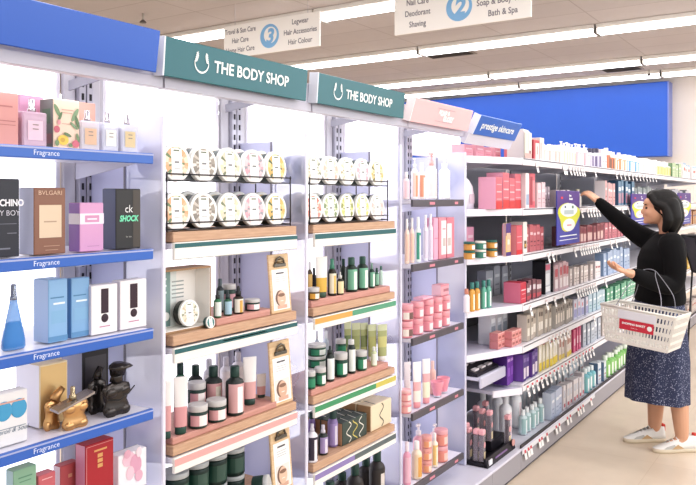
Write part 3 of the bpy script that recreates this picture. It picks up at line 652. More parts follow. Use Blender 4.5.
for xs, zc, cl, where in names:
    for x, c in zip(xs, cl):
        if c not in tubc: tubc[c] = tub_spec(TC[c], '3a4a48')
        spawn(tubc[c], 'white-lidded tub with '+c+' print, '+where, (x, YT, zc), (math.radians(-4), 0, random.uniform(-.05, .05)), 'body butter tubs on wire racks')
        # the tub behind
        spawn(tubc[c], 'tub directly behind the '+c+' tub, '+where, (x+.002, YT+.062, zc+.004), (math.radians(-4), 0, 0), 'tubs in the second rank of the wire racks')
WIRE = M('3b3a3e', .35, .6)
for (x0, x1, lab) in ((1.50, 2.072, 'two-tier dark wire rack holding ten tubs, first teal-signed bay'), (2.185, 2.74, 'two-tier dark wire rack holding ten tubs, second teal-signed bay')):
    zb = pz[(1, 0)]+.001; r = empty('wire_rack', lab, 'rack', ((x0+x1)/2, YT-.012, zb)); w = (x1-x0)/2; x0 += .015
    for zc in (zlo-zb, zhi-zb):
        part('wire_tier', MB().tube([(-w, -.005, zc-.034), (w, -.005, zc-.034)], .0022, WIRE, 6).tube([(-w, .155, zc-.045), (w, .155, zc-.045)], .002, WIRE, 6).tube([(-w, .0, zc-.0525), (w, .0, zc-.0525)], .0018, WIRE, 6)
             .tube([(-w, -.005, zc-.034), (-w, .0, zc-.0525), (-w, .155, zc-.045)], .002, WIRE, 6).tube([(w, -.005, zc-.034), (w, .0, zc-.0525), (w, .155, zc-.045)], .002, WIRE, 6), r)
    for sx in (-w, w):
        for yy in (-.003, .155): part('wire_post', MB().tube([(sx, yy, 0), (sx, yy, zhi-zb-.028)], .0025, WIRE, 6), r)

# ================================================================== BAY 1 shelf 2: gift display, drops, clipboard
z = pz[(1, 1)]+.001
x0, x1 = PX(163, 1.63), PX(211, 1.63); w = (x1-x0)/2; hh = PZ(187, 268, 1.63)-z
r = empty('gift_box_display', 'open kraft-edged gift box display with teal and cream printed inside', 'display', ((x0+x1)/2, 1.63, z))
fm_ = M('a08060', .6); ins = M('f6f3ee', .5)
part('frame', MB().box(-w, w, 0, .07, 0, .006, fm_).box(-w, w, 0, .07, hh-.006, hh, fm_).box(-w, -w+.003, 0, .07, .006, hh-.006, fm_).box(w-.003, w, 0, .07, .006, hh-.006, fm_), r)
part('lining', MB().box(-w+.003, -w+.005, .002, .06, .006, hh-.006, ins).box(w-.005, w-.003, .002, .06, .006, hh-.006, ins).box(-w+.005, w-.005, .002, .06, .006, .008, ins), r)
part('backboard', MB().box(-w+.005, w-.005, .06, .066, .006, hh-.006, ins), r)
cd = MB().fr(-w+.006, w*.1, .01, hh-.01, T('e3ebe8'), .0595).fr(-w+.006, -w*.15, .01, hh-.01, T('7fa39e'), .059)
for k in range(5): cd.fr(-w*.1, w*.4, hh*.75-k*.012, hh*.75-k*.012+.004, T('a8b0ae'), .058)
for k in range(3): cd.fr(-w*.85, -w*.3, hh*.8-k*.02, hh*.8-k*.02+.006, T('c9dcd8'), .0585)
part('printed_card', cd, r)
dd = MB()
for (dx, dz) in ((-w*.55, hh*.36), (-w*.72, hh*.2), (-w*.35, hh*.22)): dd.ball((dx, .055, dz), (.013, .003, .013), T('eef0ec'))
part('round_swatches', dd, r)
tubd = tub_spec(TC['pale beige'], '3a3530')
spawn(tubd, 'round cream tin with pale lid print inside the gift box display', (PX(192, 1.63)+.0, 1.642, z+.05), (math.radians(-5), 0, 0)).scale = (.72, .6, .72)
o = tub_spec(('3f8080', '2f6a6a', '5a9a96'), '1f5050'); 
o['name'] = 'small_tin'
rr = spawn(o, 'little round teal tin leaning at the foot of the gift box display', (PX(211, 1.607), 1.609, z+.0165), (math.radians(-8), 0, 0)); rr.scale = (.33, .3, .33)
z = tr[(1, 1)]
where = ' on the terracotta riser beside the gift box display'
bot_at(213.5, 221.5, 291, z, 1.635, 'small green bottle with white label, leftmost'+where, body='2c7a50', cap='30363a', label='dfe8e2', capr=.6, capf=.3, style='dropper')
bot_at(216, 224, 279, z, 1.70, 'dark bottle with grey cap behind the small green bottle', body='28323a', cap='5a6a72', label='8aa0a8')
jar_at(222, 236, 284, z+.001, 1.70, 'dark jar with pink label and silver lid at the back of the riser', body='24453c', label='d9a3ae', lidf=.2)
bot_at(223.5, 232, 290, z, 1.637, 'green glass bottle with pale blue label in front of the pink-labelled jar', body='1f5c40', cap='33454a', label='a8cce0', capr=.55, style='dropper', capf=.34)
bot_at(233, 243.5, 286, z, 1.635, 'dark dropper bottle with an amber and white label', body='33271f', cap='26282c', label='e8e2d4', label2='d9a548', capr=.55, style='dropper', capf=.36)
jar_at(244.5, 260, 299, z, 1.645, 'low dark jar with pink and white label, right end of the riser', label='d9a0a6', label2='f0eae6')
def clipboard(u0, u1, vt, z, label, Y=1.618, face='e2b79c'):
    x0, x1 = PX(u0, Y), PX(u1, Y); w = (x1-x0)/2*.9; h = PZ((u0+u1)/2, vt, Y)-z
    r = empty('clipboard', label, 'clipboard', ((x0+x1)/2, Y, z), (math.radians(-5), 0, 0))
    part('board', MB().rbox(-w, w, 0, .009, 0, h, WOODL, .002), r)
    c = MB().fr(-w*.8, w*.8, h*.05, h*.74, T('f4f2ee'), -.0008)
    c.fr(-w*.4, w*.4, h*.66, h*.685, T('55555a'), -.0012)
    for k in range(3): c.fr(-w*.5, w*.5, h*(.6-.035*k), h*(.61-.035*k), T('b9b9bc'), -.0012)
    part('paper', c, r)
    ph = MB().fr(-w*.7, w*.7, h*.07, h*.4, T('e6ddd6'), -.0014)
    ph.ball((0, -.0016, h*.24), (w*.42, .0006, h*.13), T(face)); ph.ball((-w*.12, -.0012, h*.25), (w*.52, .0005, h*.145), T('7a5a48')); ph.ball((0, -.0024, h*.3), (w*.34, .0003, h*.03), T('8f6a54')); ph.fr(-w*.45, w*.5, h*.07, h*.13, T('d8a890'), -.0017)
    ph.fr(-w*.15, w*.15, h*.195, h*.205, T('f4eee8'), -.0026)
    part('photo_print', ph, r)
    cl = MB().rbox(-w*.6, w*.6, -.006, -.001, h*.78, h*.84, M('6b675f', .3, .7), .002).tube([(-w*.45, -.004, h*.84), (-w*.3, -.006, h*.92), (0, -.006, h*.95), (w*.3, -.006, h*.92), (w*.45, -.004, h*.84)], .003, M('7a756c', .3, .7), 8)
    cl.ball((0, -.005, h*.88), (w*.3, .004, h*.035), M('8a7a60', .3, .7))
    part('clip', cl, r); return r
clipboard(271, 293, 254, pz[(1, 1)]+.001, 'upper pale wooden clipboard with portrait card in the first teal-signed bay')
clipboard(272, 294.5, 341, pz[(1, 2)]+.001, 'middle pale wooden clipboard with portrait card in the first teal-signed bay', face='d9ae92')
clipboard(273, 294.5, 425, pz[(1, 3)]+.001, 'lower pale wooden clipboard with portrait card in the first teal-signed bay', face='e6bca0')
# bay 1 shelf 3
z = tr[(1, 2)]; w3 = ', third shelf, nearer teal-signed bay'
tube_at(162, 171.5, 381, z, 1.628, 'white and pink squeeze tube partly behind the divider'+w3, 'f0ebe6', 'dd9f9f', '1f4a3e', split=.5)
tube_at(173.5, 187.5, 377, z, 1.628, 'tall white and pink squeeze tube with dark green cap standing left of the jars', 'f1ece8', 'dc9a9c', '1f4a3e', split=.42)
jar_at(187.5, 208, 404, z, 1.636, 'front silver-lidded jar with pink label'+w3, label='dca0a4', label2='f0e6e2', name='jar')
zj = PZ(198, 404, 1.66)-0.0
jar_at(187.5, 207, 405.5, z, 1.69+.012, 'lower of two stacked jars behind the front pink jar', label='dca0a4')
x_, r_, h_ = dims(187.5, 207, 405.5, z, 1.702)
jar_at(187.5, 206, 382, z+h_+.002, 1.702, 'upper of two stacked pink-labelled jars', label='dca0a4', label2='f0e6e2')
jar_at(206, 226.5, 399, z, 1.634, 'right low silver-lidded jar with pink and white label in front of the dark bottles', label='dca0a4', label2='f0e6e2')
bot_at(173.5, 187, 363, z, 1.78, 'back left green bottle with dark cap'+w3, body='2e6b50', cap='1c3f36')
bot_at(188, 203, 365, z, 1.77, 'back dark bottle with green cap behind the stacked jars', body='26302f', cap='1c3f36')
bot_at(204, 222.5, 366, z, 1.70, 'dark bottle with pink and beige label behind the right low jar', body='27302e', cap='1c4238', label='d8a0a2', label2='d9cdbd')
bot_at(225.5, 244, 366, z, 1.632, 'front dark bottle with white label and green cap', body='27302e', cap='1c4238', label='dba6a6', label2='f2eeec')
tube_at(243, 256.5, 357, z, 1.665, 'tall white and pink squeeze tube right of the dark bottles', 'f3f0ee', 'e3aaa8', '2a4a40', split=.42)
tube_at(256.5, 266, 374, z, 1.69, 'shorter white and pink squeeze tube, right end'+w3, 'f3f0ee', 'e3aaa8', '2a4a40', split=.4)
for (u0, u1, vt, lab) in ((203, 215, 359, 'left clear bottle in the back row'), (220, 232, 357, 'middle clear bottle in the back row'), (232, 244, 352, 'right pale tube-like bottle in the back row')):
    bot_at(u0, u1, vt, z, 1.80, lab+w3, body='dcd9e0', cap='cfccd6', label='efe9ea')
# bay 1 shelf 4 jars
z = pz[(1, 3)]+.001; w4 = ', fourth shelf, nearer teal-signed bay'
xs = []
for i, (u0, u1, vt, lo) in enumerate(((166, 185, 470, 'leftmost'), (186, 206, 460, 'second'), (206, 223.5, 452, 'third'), (224, 241.5, 446, 'rightmost'))):
    Yj = 1.66+.018*i
    x, r, h = dims(u0, u1, vt, z, Yj); r = .040; hj = h/2-.001
    s_ = k_jar(r, hj, '12302a', 'b5b8b8', label='1c4a3c', label2='3a5c50', lidf=.16)
    spawn(s_, lo+' lower dark green jar of the stacks'+w4, (x, Yj, z)); spawn(s_, lo+' upper dark green jar of the stacks'+w4, (x, Yj, z+hj+.001))
x_ = PX(236, 1.64)
s_ = k_jar(.036, .055, '1d4036', 'c0c2c2', label='1f4038')
spawn(s_, 'dark green jar lying on its side in front of the stacked jars', (x_, 1.65, z+.038), (math.radians(82), 0, .3))
spawn(s_, 'dark green jar lying on its side near the lower clipboard', (PX(256, 1.65), 1.66, z+.038), (math.radians(80), 0, .5))

# ================================================================== BAY 2
z = tr[(2, 1)]; w2 = ', second shelf, farther teal-signed bay'
bot_at(307, 312.5, 262, z, 1.68, 'slim dark bottle behind the yellow jar'+w2, body='5a4a30', cap='e6e6e6', label='e8c070')
bot_at(311.5, 316.5, 268, z, 1.70, 'dark bottle between yellow jar and tall yellow tube', body='1f2430', cap='1b1f2a')
tube_at(315.5, 327.5, 256.5, z, 1.64, 'tall white and yellow squeeze tube'+w2, 'efece6', 'e2b23c', '3a5a44', split=.38)
jar_at(307.5, 319.5, 287.5, z, 1.625, 'low jar with orange label and silver lid'+w2, body='5a4420', label='e0a030', label2='ece4d4', lidf=.35)
bot_at(327.5, 336.5, 259, z, 1.64, 'tall amber bottle with pale label'+w2, body='2b2418', cap='3f8a70', label='e6dfc8', label2='e4b85a', style='spray', capf=.28, capr=.7)
bot_at(336.5, 343.8, 272, z, 1.628, 'short amber dropper bottle with yellow label', body='2b2418', cap='c9c9c4', label='e8d9a8', style='dropper', capf=.3)
bot_at(340, 346.5, 259, z, 1.73, 'dark green capped bottle in the back row, left'+w2, body='22342e', cap='1f4a40')
bot_at(345, 357.5, 257.5, z, 1.645, 'left large green-labelled bottle with dark green cap', body='203a30', cap='2f5a4c', label='74b898', label2='dfeae0', capr=.55)
bot_at(356.8, 368.2, 256.5, z, 1.64, 'right large green-labelled bottle with dark green cap', body='203a30', cap='2f5a4c', label='74b898', label2='e6ece4', capr=.55)
bot_at(368.4, 375, 263, z, 1.64, 'medium green and white labelled bottle right of the large pair', body='24443a', cap='7aa090', label='7cbc9e', label2='ecf0ea', style='spray', capf=.25)
bot_at(374.5, 379, 268, z, 1.66, 'small green bottle near the right end'+w2, body='2d6a50', cap='2a4a40', label='8cc8a8')
bot_at(379, 383, 266, z, 1.66, 'slim clear green-capped bottle at the right end'+w2, body='bcd8cc', cap='2f6a54')
bot_at(347, 356, 262, z, 1.78, 'dark bottle hidden behind the left large bottle'+w2, body='22342e', cap='1f4a40')
z = tr[(2, 2)]; w3 = ', third shelf, farther teal-signed bay'
jar_at(314.5, 326, 367, z, 1.625, 'low front jar with green label and silver lid'+w3, body='1f5a40', label='2f9068', label2='e6ece6')
jar_at(306, 315.5, 371, z, 1.625, 'small green-labelled jar, far left front'+w3, body='1f5a40', label='2f9068')
x_, r_, h_ = dims(311, 326.5, 356, z, 1.69)
s_ = k_jar(.036, .044, '1f5a40', 'd5d5d2', label='2f9068', label2='e6ece6')
for q, lo in enumerate(('bottom', 'middle', 'top')): spawn(s_, lo+' jar of the three-high green stack'+w3, (x_, 1.70, z+q*.0448))
bot_at(325.5, 334.5, 346, z, 1.632, 'dark dropper bottle with white label left of the green jar', body='1f2f2a', cap='2b3a38', label='e8ece8', capr=.6, style='dropper')
jar_at(334, 347.5, 352.5, z, 1.64, 'large front green-labelled jar with silver lid'+w3, body='17493a', label='239066', label2='e6ece6')
jar_at(335.5, 346.5, 355, z, 1.715, 'lower jar of the back pair behind the large green jar', body='1f5a40', label='2f9068')
x_, r_, h_ = dims(335.5, 346.5, 355, z, 1.715)
jar_at(335.5, 346, 339, z+h_+.001, 1.715, 'upper jar of the back pair behind the large green jar', body='1f5a40', label='2f9068')
bot_at(347, 355.5, 339.5, z, 1.635, 'tall dark bottle with white label'+w3, body='22332e', cap='d4d4d2', label='e6ebe6', capr=.7, capf=.15)
jar_at(355.5, 367, 350.5, z, 1.63, 'small green-labelled jar right of the tall dark bottle', body='1f5a40', label='2f9068', label2='e6ece6')
bot_at(371, 377, 347, z, 1.625, 'small pale green bottle in front of the olive tubes', body='c8d0a0', cap='e4e4da', label='eef0e0')
for i, (u0, u1, vt, Y) in enumerate(((344, 351.5, 322, 1.75), (351.5, 360.5, 323, 1.73), (360, 368, 323, 1.71), (367.5, 377, 324.5, 1.68), (377, 387.5, 324.5, 1.65))):
    tube_at(u0, u1, vt, z, Y, ordlabel(i, 5, 'olive green and white squeeze tube'+w3), 'cdd3a8', 'a8ae72', 'e2e0dc', split=.75, extra=(.3, .6, ['6d8450', '98a060', '7d8a50', 'a8a860', 'c8c478'][i]))
for i, u in enumerate((314, 323)): bot_at(u, u+6, 331, z, 1.80, ('left' if i == 0 else 'right')+' clear bottle with pale cap at the back'+w3, body='c9d4e0', cap='e6e8ee')
z = pz[(2, 3)]+.001; w4 = ', fourth shelf, farther teal-signed bay'
bot_at(306.5, 317.8, 424, z, 1.625, 'white-topped bottle with two dark labels, left end'+w4, body='e6e2e8', cap='d6d2da', label='3a3348', label2='e8e4ec', style='spray', capf=.2)
bot_at(318, 328, 425, z, 1.64, 'dark spray bottle with lilac label'+w4, body='27322f', cap='d8d4e0', label='a893c4', label2='ddd4e6', style='spray', capf=.28, capr=.6)
bot_at(327.5, 338, 409, z, 1.66, 'tall purple bottle with dark green cap'+w4, body='8f78b4', cap='2a4a44', label='a58fc8', label2='d9cfe4', capf=.25, capr=.75)
bot_at(316.5, 324, 408, z, 1.76, 'back left purple bottle with dark green cap'+w4, body='8f78b4', cap='2a4a44', capr=.75)
bot_at(308, 315.5, 412, z, 1.76, 'back leftmost purple bottle with dark green cap'+w4, body='8f78b4', cap='2a4a44', capr=.75)
def wave_box(w, d, h, base, line, side, n=3, lw=.0045, wavy2=None):
    mb = MB(); B = T(base); mb.rbox(-w/2, w/2, -d/2, d/2, 0, h, B, .003); mb.sd(-d/2+.002, d/2-.002, .002, h-.002, T(side), -w/2-.0005)
    for q in range(n):
        pts = []
        for i in range(26):
            t = i/25; x = -w/2+w*(.12+.76*(q+.5)/n)+w*.09*math.sin(t*PI*3+q*1.7); zz = h*(.05+.9*t)
            pts.append((x, zz))
        L = T(line if (q % 2 == 0 or not wavy2) else wavy2)
        for i in range(25):
            (xa, za), (xb, zb) = pts[i], pts[i+1]; dx, dz = xb-xa, zb-za; l = math.hypot(dx, dz)+1e-6; nx, nz = -dz/l*lw/2, dx/l*lw/2
            mb.add([(xa+nx, -d/2-.0008, za+nz), (xa-nx, -d/2-.0008, za-nz), (xb-nx, -d/2-.0008, zb-nz), (xb+nx, -d/2-.0008, zb+nz)], [(0,1,2,3)], L)
    for q in range(n):      # pattern carried over the top
        x = -w/2+w*(.2+.3*q); mb.add([(x, -d/2, h+.0006), (x+lw, -d/2, h+.0006), (x+lw+w*.1, d/2, h+.0006), (x+w*.1, d/2, h+.0006)], [(0,1,2,3)], T(line))
    return mb
x0, x1 = PX(342.5, 1.625), PX(367, 1.625); hh = PZ(355, 418, 1.625)-z
gm = wave_box(x1-x0, .05, hh, '3a4c46', 'e6e2d4', 'b58a60', wavy2='d8c860').mesh('gift_carton')
for q, lo in enumerate(('front', 'second', 'third', 'back')):
    o = link('gift_carton', gm, None, ((x0+x1)/2, 1.65+.0525*q, z)); tag(o, lo+' dark green wave-patterned gift carton of the four'+w4, 'box', 'dark green wave-patterned gift cartons')
x0, x1 = PX(371, 1.625), PX(391.5, 1.625); hh = PZ(381, 402, 1.625)-z
gb = wave_box(x1-x0, .07, hh, 'ead7b4', '33403c', 'b98f64', n=1, lw=.005, wavy2='c98a50')
for q, lo in enumerate(('front', 'middle', 'back')):
    o = link('gift_carton', gb.mesh('gift_carton'), None, ((x0+x1)/2, 1.66+.074*q, z)); tag(o, lo+' cream and kraft wave-patterned gift box'+w4, 'box', 'cream wave-patterned gift boxes')
# bottom shelf of bay 2 and bay 1 lower bottles
s_ = shelf(DX[2]+.02, DX[3]-.085, .2, 'lowest cream-railed shelf of the second teal-signed bay', .042, 'ece9e2')
for i, (u, vt) in enumerate(((330, 481), (342, 472), (355, 464), (366, 458), (377, 450))):
    Y = 1.638+.085*(i % 2); x = PX(u, Y); h = PZ(u, vt, Y)-.203
    spawn(k_bottle(.034, h, '2a2320', '1d4438', label='3a3330', label2='d8cfc6' if i > 2 else '4a3f38', capr=.5, capf=.18), ordlabel(i, 5, 'dark bottle with green cap on the lowest shelf of the second teal-signed bay'), (x, Y, .203), group='dark bottles on the lowest teal-signed shelf')

# ================================================================== BAY 3 pink
def lvl(k): return PK[k]+.003
Y3 = 1.60
z = lvl(0); w_ = ' on the top shelf of the pink bay'
bot_at(403, 409.5, 172, z, Y3, 'pale pink bottle near the left end'+w_, body='f2dce2', cap='f4eaee', label='f0c8d2')
bot_at(411, 418, 158, z, Y3+.01, 'white pump bottle with peach label'+w_, body='f4ece8', cap='f6f4f4', label='f0d0c0', label2='e8946a', style='pump', capf=.25, seg=14)
bot_at(418, 425.5, 163, z, Y3, 'white bottle with orange band'+w_, body='f2e6e2', cap='f3e3da', label='e89a7c', label2='f6e6e0')
bot_at(426, 437, 153, z, Y3, 'white pump bottle with pink pump head'+w_, body='f6f2f2', cap='f0b6b4', label='f3e6e4', label2='e6cfcf', style='pump', capf=.28)
bot_at(439, 450, 157, z, Y3, 'rightmost white pump bottle'+w_, body='f6f4f6', cap='f4f4f6', label='f2eaee', label2='e2d6de', style='pump', capf=.26)
z = lvl(1); w_ = ' on the second shelf of the pink bay'
bot_at(404.5, 409.5, 219, z, Y3, 'slim peach bottle, left'+w_, body='f0d4c6', cap='e9e6e4', label='eec4b0'); bot_at(409.5, 414.5, 218, z, Y3, 'slim peach bottle, right'+w_, body='f0d4c6', cap='e9e6e4', label='eec4b0')
bot_at(415, 421, 217, z, Y3, 'white bottle with teal bands'+w_, body='e9f2ee', cap='eef2f0', label='3fa088', label2='dfeee8')
bot_at(423, 428, 215, z, Y3, 'left slim white bottle with lilac print'+w_, body='efeaf2', cap='f2f0f4', label='e2d4e6'); bot_at(428, 433, 214, z, Y3, 'right slim white bottle with lilac print'+w_, body='efeaf2', cap='f2f0f4', label='e2d4e6')
box_at(434, 438.3, 218, z, 1.59, .04, 'f0a8c4', 'narrow bright pink carton'+w_, gfx=((.1,.9,.5,.52,'d880a0'),))
box_at(439, 446.3, 217.5, z, 1.59, .04, 'e58d9c', 'left pink gift pack with white window'+w_, gfx=((.3,1,.1,.92,'f4eaea'), (.5,.9,.3,.5,'c9b8b4',1), (.45,.9,.7,.74,'e0a0a8',1)))
box_at(447, 454.5, 217.5, z, 1.59, .04, 'e07e8e', 'right pink gift pack with white window'+w_, gfx=((0,.6,.1,.85,'f4eaea'), (.1,.5,.3,.5,'c9b8b4',1)))
z = lvl(2); w_ = ' on the third shelf of the pink bay'
s_ = k_jar(.030, .072, 'ec95a0', 'f0a2ac', label='ec95a0', label2='f6dfe0', lidf=.35)
s2_ = k_jar(.030, .072, 'ec95a0', 'f0a2ac', label='f0e2d8', label2='7a5a54', lidf=.35)
for i, u in enumerate((408.5, 419, 429, 438, 446)):
    for q, lo in enumerate(('lower', 'upper')):
        spawn(s2_ if i == 0 else s_, ordlabel(i, 5, 'pink jar in the '+lo+' tier'+w_), (PX(u, Y3)+(.004 if q else 0), Y3+.012, z+q*.0735), group='pink jars stacked in two tiers')
zz = z+.1475
spawn(k_carton(.085, .05, .052, 'f0a4b0', 'f6ccd6', ((.3,.95,.35,.6,'b8707c'), (.0,1,.85,1,'e88a9a')), 'carton'), 'pink carton lying on the stacked jars'+w_, (PX(444, Y3), Y3+.02, zz))
spawn(k_carton(.1, .05, .012, 'f2b0c4', 'f6c4d4', (), 'carton'), 'flat pink tin lying across the stacked jars'+w_, (PX(427, Y3), Y3+.02, zz))
z = lvl(3); w_ = ' on the fourth shelf of the pink bay'
s_ = k_jar(.028, .05, 'ec8f96', 'f2b4b4', label='eea8a4', label2='f2dcd6')
for q, lo in enumerate(('bottom', 'middle')): spawn(s_, lo+' pink jar at the left end'+w_, (PX(407, Y3), Y3+.01, z+q*.051))
tube_at(403.5, 411, 362, z, Y3+.07, 'white tube behind the pink jars, left'+w_, 'f6eeee', 'f4e6e4', 'ee9aa0')
tube_at(412.3, 421.5, 362, z, Y3, 'left white squeeze tube with yellow print'+w_, 'f6efee', 'f4e8da', 'ee9aa0', extra=(.3, .55, 'ecaeb0'))
tube_at(421.8, 430.5, 359, z, Y3, 'right white squeeze tube with yellow print'+w_, 'f6efee', 'f2e6c8', 'ee9aa0', extra=(.35, .6, 'ecaeb0'))
bot_at(429, 436, 361, z, Y3+.05, 'peach bottle behind the tubes'+w_, body='f2c0b4', cap='f4cabe')
for (u, lo, dy) in ((439.5, 'left', 0), (447.5, 'right', .01)):
    b = empty('soap_bowl', lo+' tapered pink glass bowl'+w_, 'bowl', (PX(u, Y3), Y3+.012+dy, z))
    part('bowl', MB().lathe([(.016, 0), (.018, .003), (.025, .04), (.032, .068), (.032, .072), (.029, .072), (.023, .04), (.001, .01)], M('ee9fae', .25), 20), b)
    part('foot', MB().lathe([(.019, 0), (.019, .006), (.0165, .0061)], M('d9d9e4', .2, .4), 20), b)
z = lvl(4); w_ = ' on the bottom shelf of the pink bay'
bot_at(403, 411, 442, z, Y3, 'pink bottle at the left end'+w_, body='ee9db4', cap='f2dce2', label='f2b8c8')
bot_at(411.5, 422, 441, z, Y3, 'white and amber bottle'+w_, body='f2dcc0', cap='f4eee8', label='f0d8b0', label2='e8a44c', seg=16)
s_ = k_jar(.024, .055, 'ee9a8c', 'f0a49a', label='f0a070', label2='f4d2c0')
for q, lo in enumerate(('bottom', 'middle', 'top')): spawn(s_, lo+' jar of the pink and orange stack'+w_, (PX(426.5, Y3), Y3, z+q*.056))
bot_at(431, 438, 433, z, Y3, 'slim white and yellow bottle'+w_, body='f4e8d4', cap='f4f0ec', label='ecc878', label2='f6ead2')
s_ = k_jar(.032, .075, 'ee8f84', 'f0a8b0', label='ee9280', label2='f2c4b8')
for q, lo in enumerate(('lower', 'upper')): spawn(s_, lo+' large pink jar at the right'+w_, (PX(443, Y3), Y3+.01, z+q*.0765))
bot_at(413, 424, 424, z, Y3+.09, 'pink pump bottle in the back row'+w_, body='f0a8b4', cap='f6ecf0', style='pump', capf=.3)
bot_at(430, 440, 424, z, Y3+.11, 'pale pump bottle in the back row'+w_, body='f4d0d4', cap='f6ecf0', style='pump', capf=.3)

# ================================================================== RIGHT GONDOLA
LV = [1.716, 1.440, 1.190, .918, .690, .480]; YR = 1.47
XE = 10.67
lname = ['top', 'second', 'third', 'fourth', 'fifth', 'sixth']
for i in range(len(GB)-1):
    plinth(GB[i], GB[i+1], 'pale grey plinth and deck, '+ORD[i+1]+' bay of the long white shelving')
    part('liner_edge', MB().rbox(-(GB[i+1]-GB[i])/2+.002, (GB[i+1]-GB[i])/2-.002, .0, .008, .1325, .15, M('3c3a40', .5), .001), bpy.data.objects[[o.name for o in COL.objects if o.name.startswith('gondola_plinth')][-1]])
    r = empty('back_panel', 'dark grey back panel, '+ORD[i+1]+' bay of the long white shelving', 'panel', ((GB[i]+GB[i+1])/2, 2.0, .14)); w = (GB[i+1]-GB[i])/2-.02
    part('panel', MB().box(-w, w, 0, .01, 0, 1.56, M('9899a4', .5)), r)
    part('slot_rail', MB().box(-w, w, -.003, 0, .5, .505, DARK).box(-w, w, -.003, 0, 1.0, 1.005, DARK), r)
r = empty('back_panel', 'grey back panel behind the slanted corner shelves', 'panel', (3.73, 2.0, .14))
part('panel', MB().box(-.19, .19, 0, .01, 0, 1.3, M('acadba', .5)), r)
for i, x in enumerate(GB[:6]):
    rr = empty('shelf_upright', 'slim white upright post, '+ORD[i+1]+' along the long white shelving', 'upright', (x, 1.985, .134))
    part('post', MB().rbox(-.018, .018, -.012, .012, 0, 1.6, M('d6d6da', .4), .002), rr)
    mb = MB()
    for k in range(36): mb.box(-.005, .005, -.0132, -.012, .05+k*.042, .07+k*.042, DARK)
    part('slots', mb, rr)
TAGM = M('f2efec', .5); TAGR = M('c8505c', .5)
def rshelf(x0, x1, z, label, tags, redtop=True):
    r = empty('shelf', label, 'shelf', ((x0+x1)/2, YR, z)); w = (x1-x0)/2; D = .5
    part('board', MB().rbox(-w+.001, w-.001, .004, D, -.018, 0, M('dddce2', .4), .002), r)
    mb = MB().rbox(-w+.001, w-.001, -.012, .004, -.036, .004, M('efedf0', .35), .002)
    mb.fr(-w+.004, w-.004, -.006, .002, M('77757c', .4), -.0125)
    part('price_rail', mb, r)
    for xx in (-w+.003, w-.003):
        b = MB(); b.add([(xx-.002, .0, -.02), (xx+.002, .0, -.02), (xx+.002, D, -.07), (xx-.002, D, -.07), (xx-.002, .0, -.016), (xx+.002, .0, -.016), (xx+.002, D, -.016), (xx-.002, D, -.016)],
              [(0,3,2,1),(4,5,6,7),(0,1,5,4),(1,2,6,5),(2,3,7,6),(3,0,4,7)], M('d5d4da', .4))
        part('side_bracket', b, r)
    for t in tags:
        if x0 < t < x1:
            q = MB().rbox(-.015, .015, -.002, 0, -.062, .0, TAGM, .0008).fr(-.013, .013, -.013, -.001, TAGR if redtop else M('d9c4c4', .5), -.0026).fr(-.009, .009, -.038, -.028, M('8a8a90', .5), -.0026)
            p_ = part('price_tag', q, r, (t-(x0+x1)/2, -.0125, -.012), (math.radians(-14), 0, 0))
tagx = {0: [4.13, 4.62, 4.66, 4.75, 4.82, 4.88, 4.94, 5.0, 5.05, 5.32]+[5.9+.13*k for k in range(12)], 1: [5.0+.07*k for k in range(7)]+[5.9+.2*k for k in range(5)],
        2: [4.33, 4.41, 4.85]+[4.98+.055*k for k in range(9)]+[5.75, 5.9, 6.3], 3: [4.03, 4.3, 4.45, 4.62]+[4.9+.055*k for k in range(9)]+[5.6],
        4: [4.35+.07*k for k in range(6)]+[5.3], 5: [3.99+.075*k for k in range(18)]}
for k, z in enumerate(LV):
    for i in range(len(GB)-1):
        rshelf(GB[i], GB[i+1], z, lname[k]+' white shelf, '+ORD[i+1]+' bay of the long shelving', tagx[k], k == 5)
base_tags = [3.97, 4.02, 4.06, 4.2, 4.24, 4.33, 4.5, 4.56, 4.72, 4.78, 4.95, 5.0, 5.06, 5.25]
r = empty('tag_strip', 'clear strip of small red and white price tags along the plinth front', 'tags', (4.6, YR-.006, .1))
part('strip', MB().rbox(-.67, .75, -.002, 0, .0, .026, M('e9e8ec', .3), .0005), r)
for t in base_tags: part('price_tag', MB().rbox(-.016, .016, -.002, 0, -.035, .02, TAGM, .0008).fr(-.013, .013, -.0, .016, TAGR, -.0026), r, (t-4.6, -.003, 0), (math.radians(-12), 0, 0))

# slanted corner shelves between pink bay and long shelving
for k, z in enumerate(LV):
    if k == 5: continue
    r = empty('corner_shelf', 'slanted white corner shelf level with the '+lname[k]+' long shelf', 'shelf', (3.54, 1.62, z))
    x1, y1 = .385, -.15; D = .33
    def prism(pts, z0, z1, m):
        n = len(pts); return MB().add([(x, y, z0) for x, y in pts]+[(x, y, z1) for x, y in pts], [tuple(range(n))[::-1], tuple(range(n, 2*n))]+[(i, (i+1) % n, n+(i+1) % n, n+i) for i in range(n)], m)
    part('board', prism([(0, 0), (x1, y1), (x1, D), (0, D)], -.018, 0, M('dddcec', .35)), r)
    part('front_edge', prism([(0, -.008), (x1, y1-.008), (x1, y1), (0, 0)], -.034, .002, M('ebe9f2', .35)), r)
r = empty('corner_shelf', 'small pointed shelf end under the bright purple cartons', 'shelf', (3.925, YR, LV[5]-.014))
part('board', prism([(-.16, .10), (0, 0.004), (0, .4), (-.16, .4)], -.018, 0, M('dddcec', .35)), r)
part('front_edge', prism([(-.16, .092), (0, -.008), (0, .004), (-.16, .1)], -.034, .002, M('ebe9f2', .35)), r)
r = empty('corner_shelf', 'narrow lilac-white shelf end with curved corner beside the purple boxes', 'shelf', (3.54, 1.545, .585))
part('board', MB().rbox(0, .36, .004, .4, -.018, 0, M('cfcede', .35), .004), r)
part('front_edge', MB().rbox(0, .385, -.012, .004, -.055, .004, M('c9c8d8', .3), .006), r)

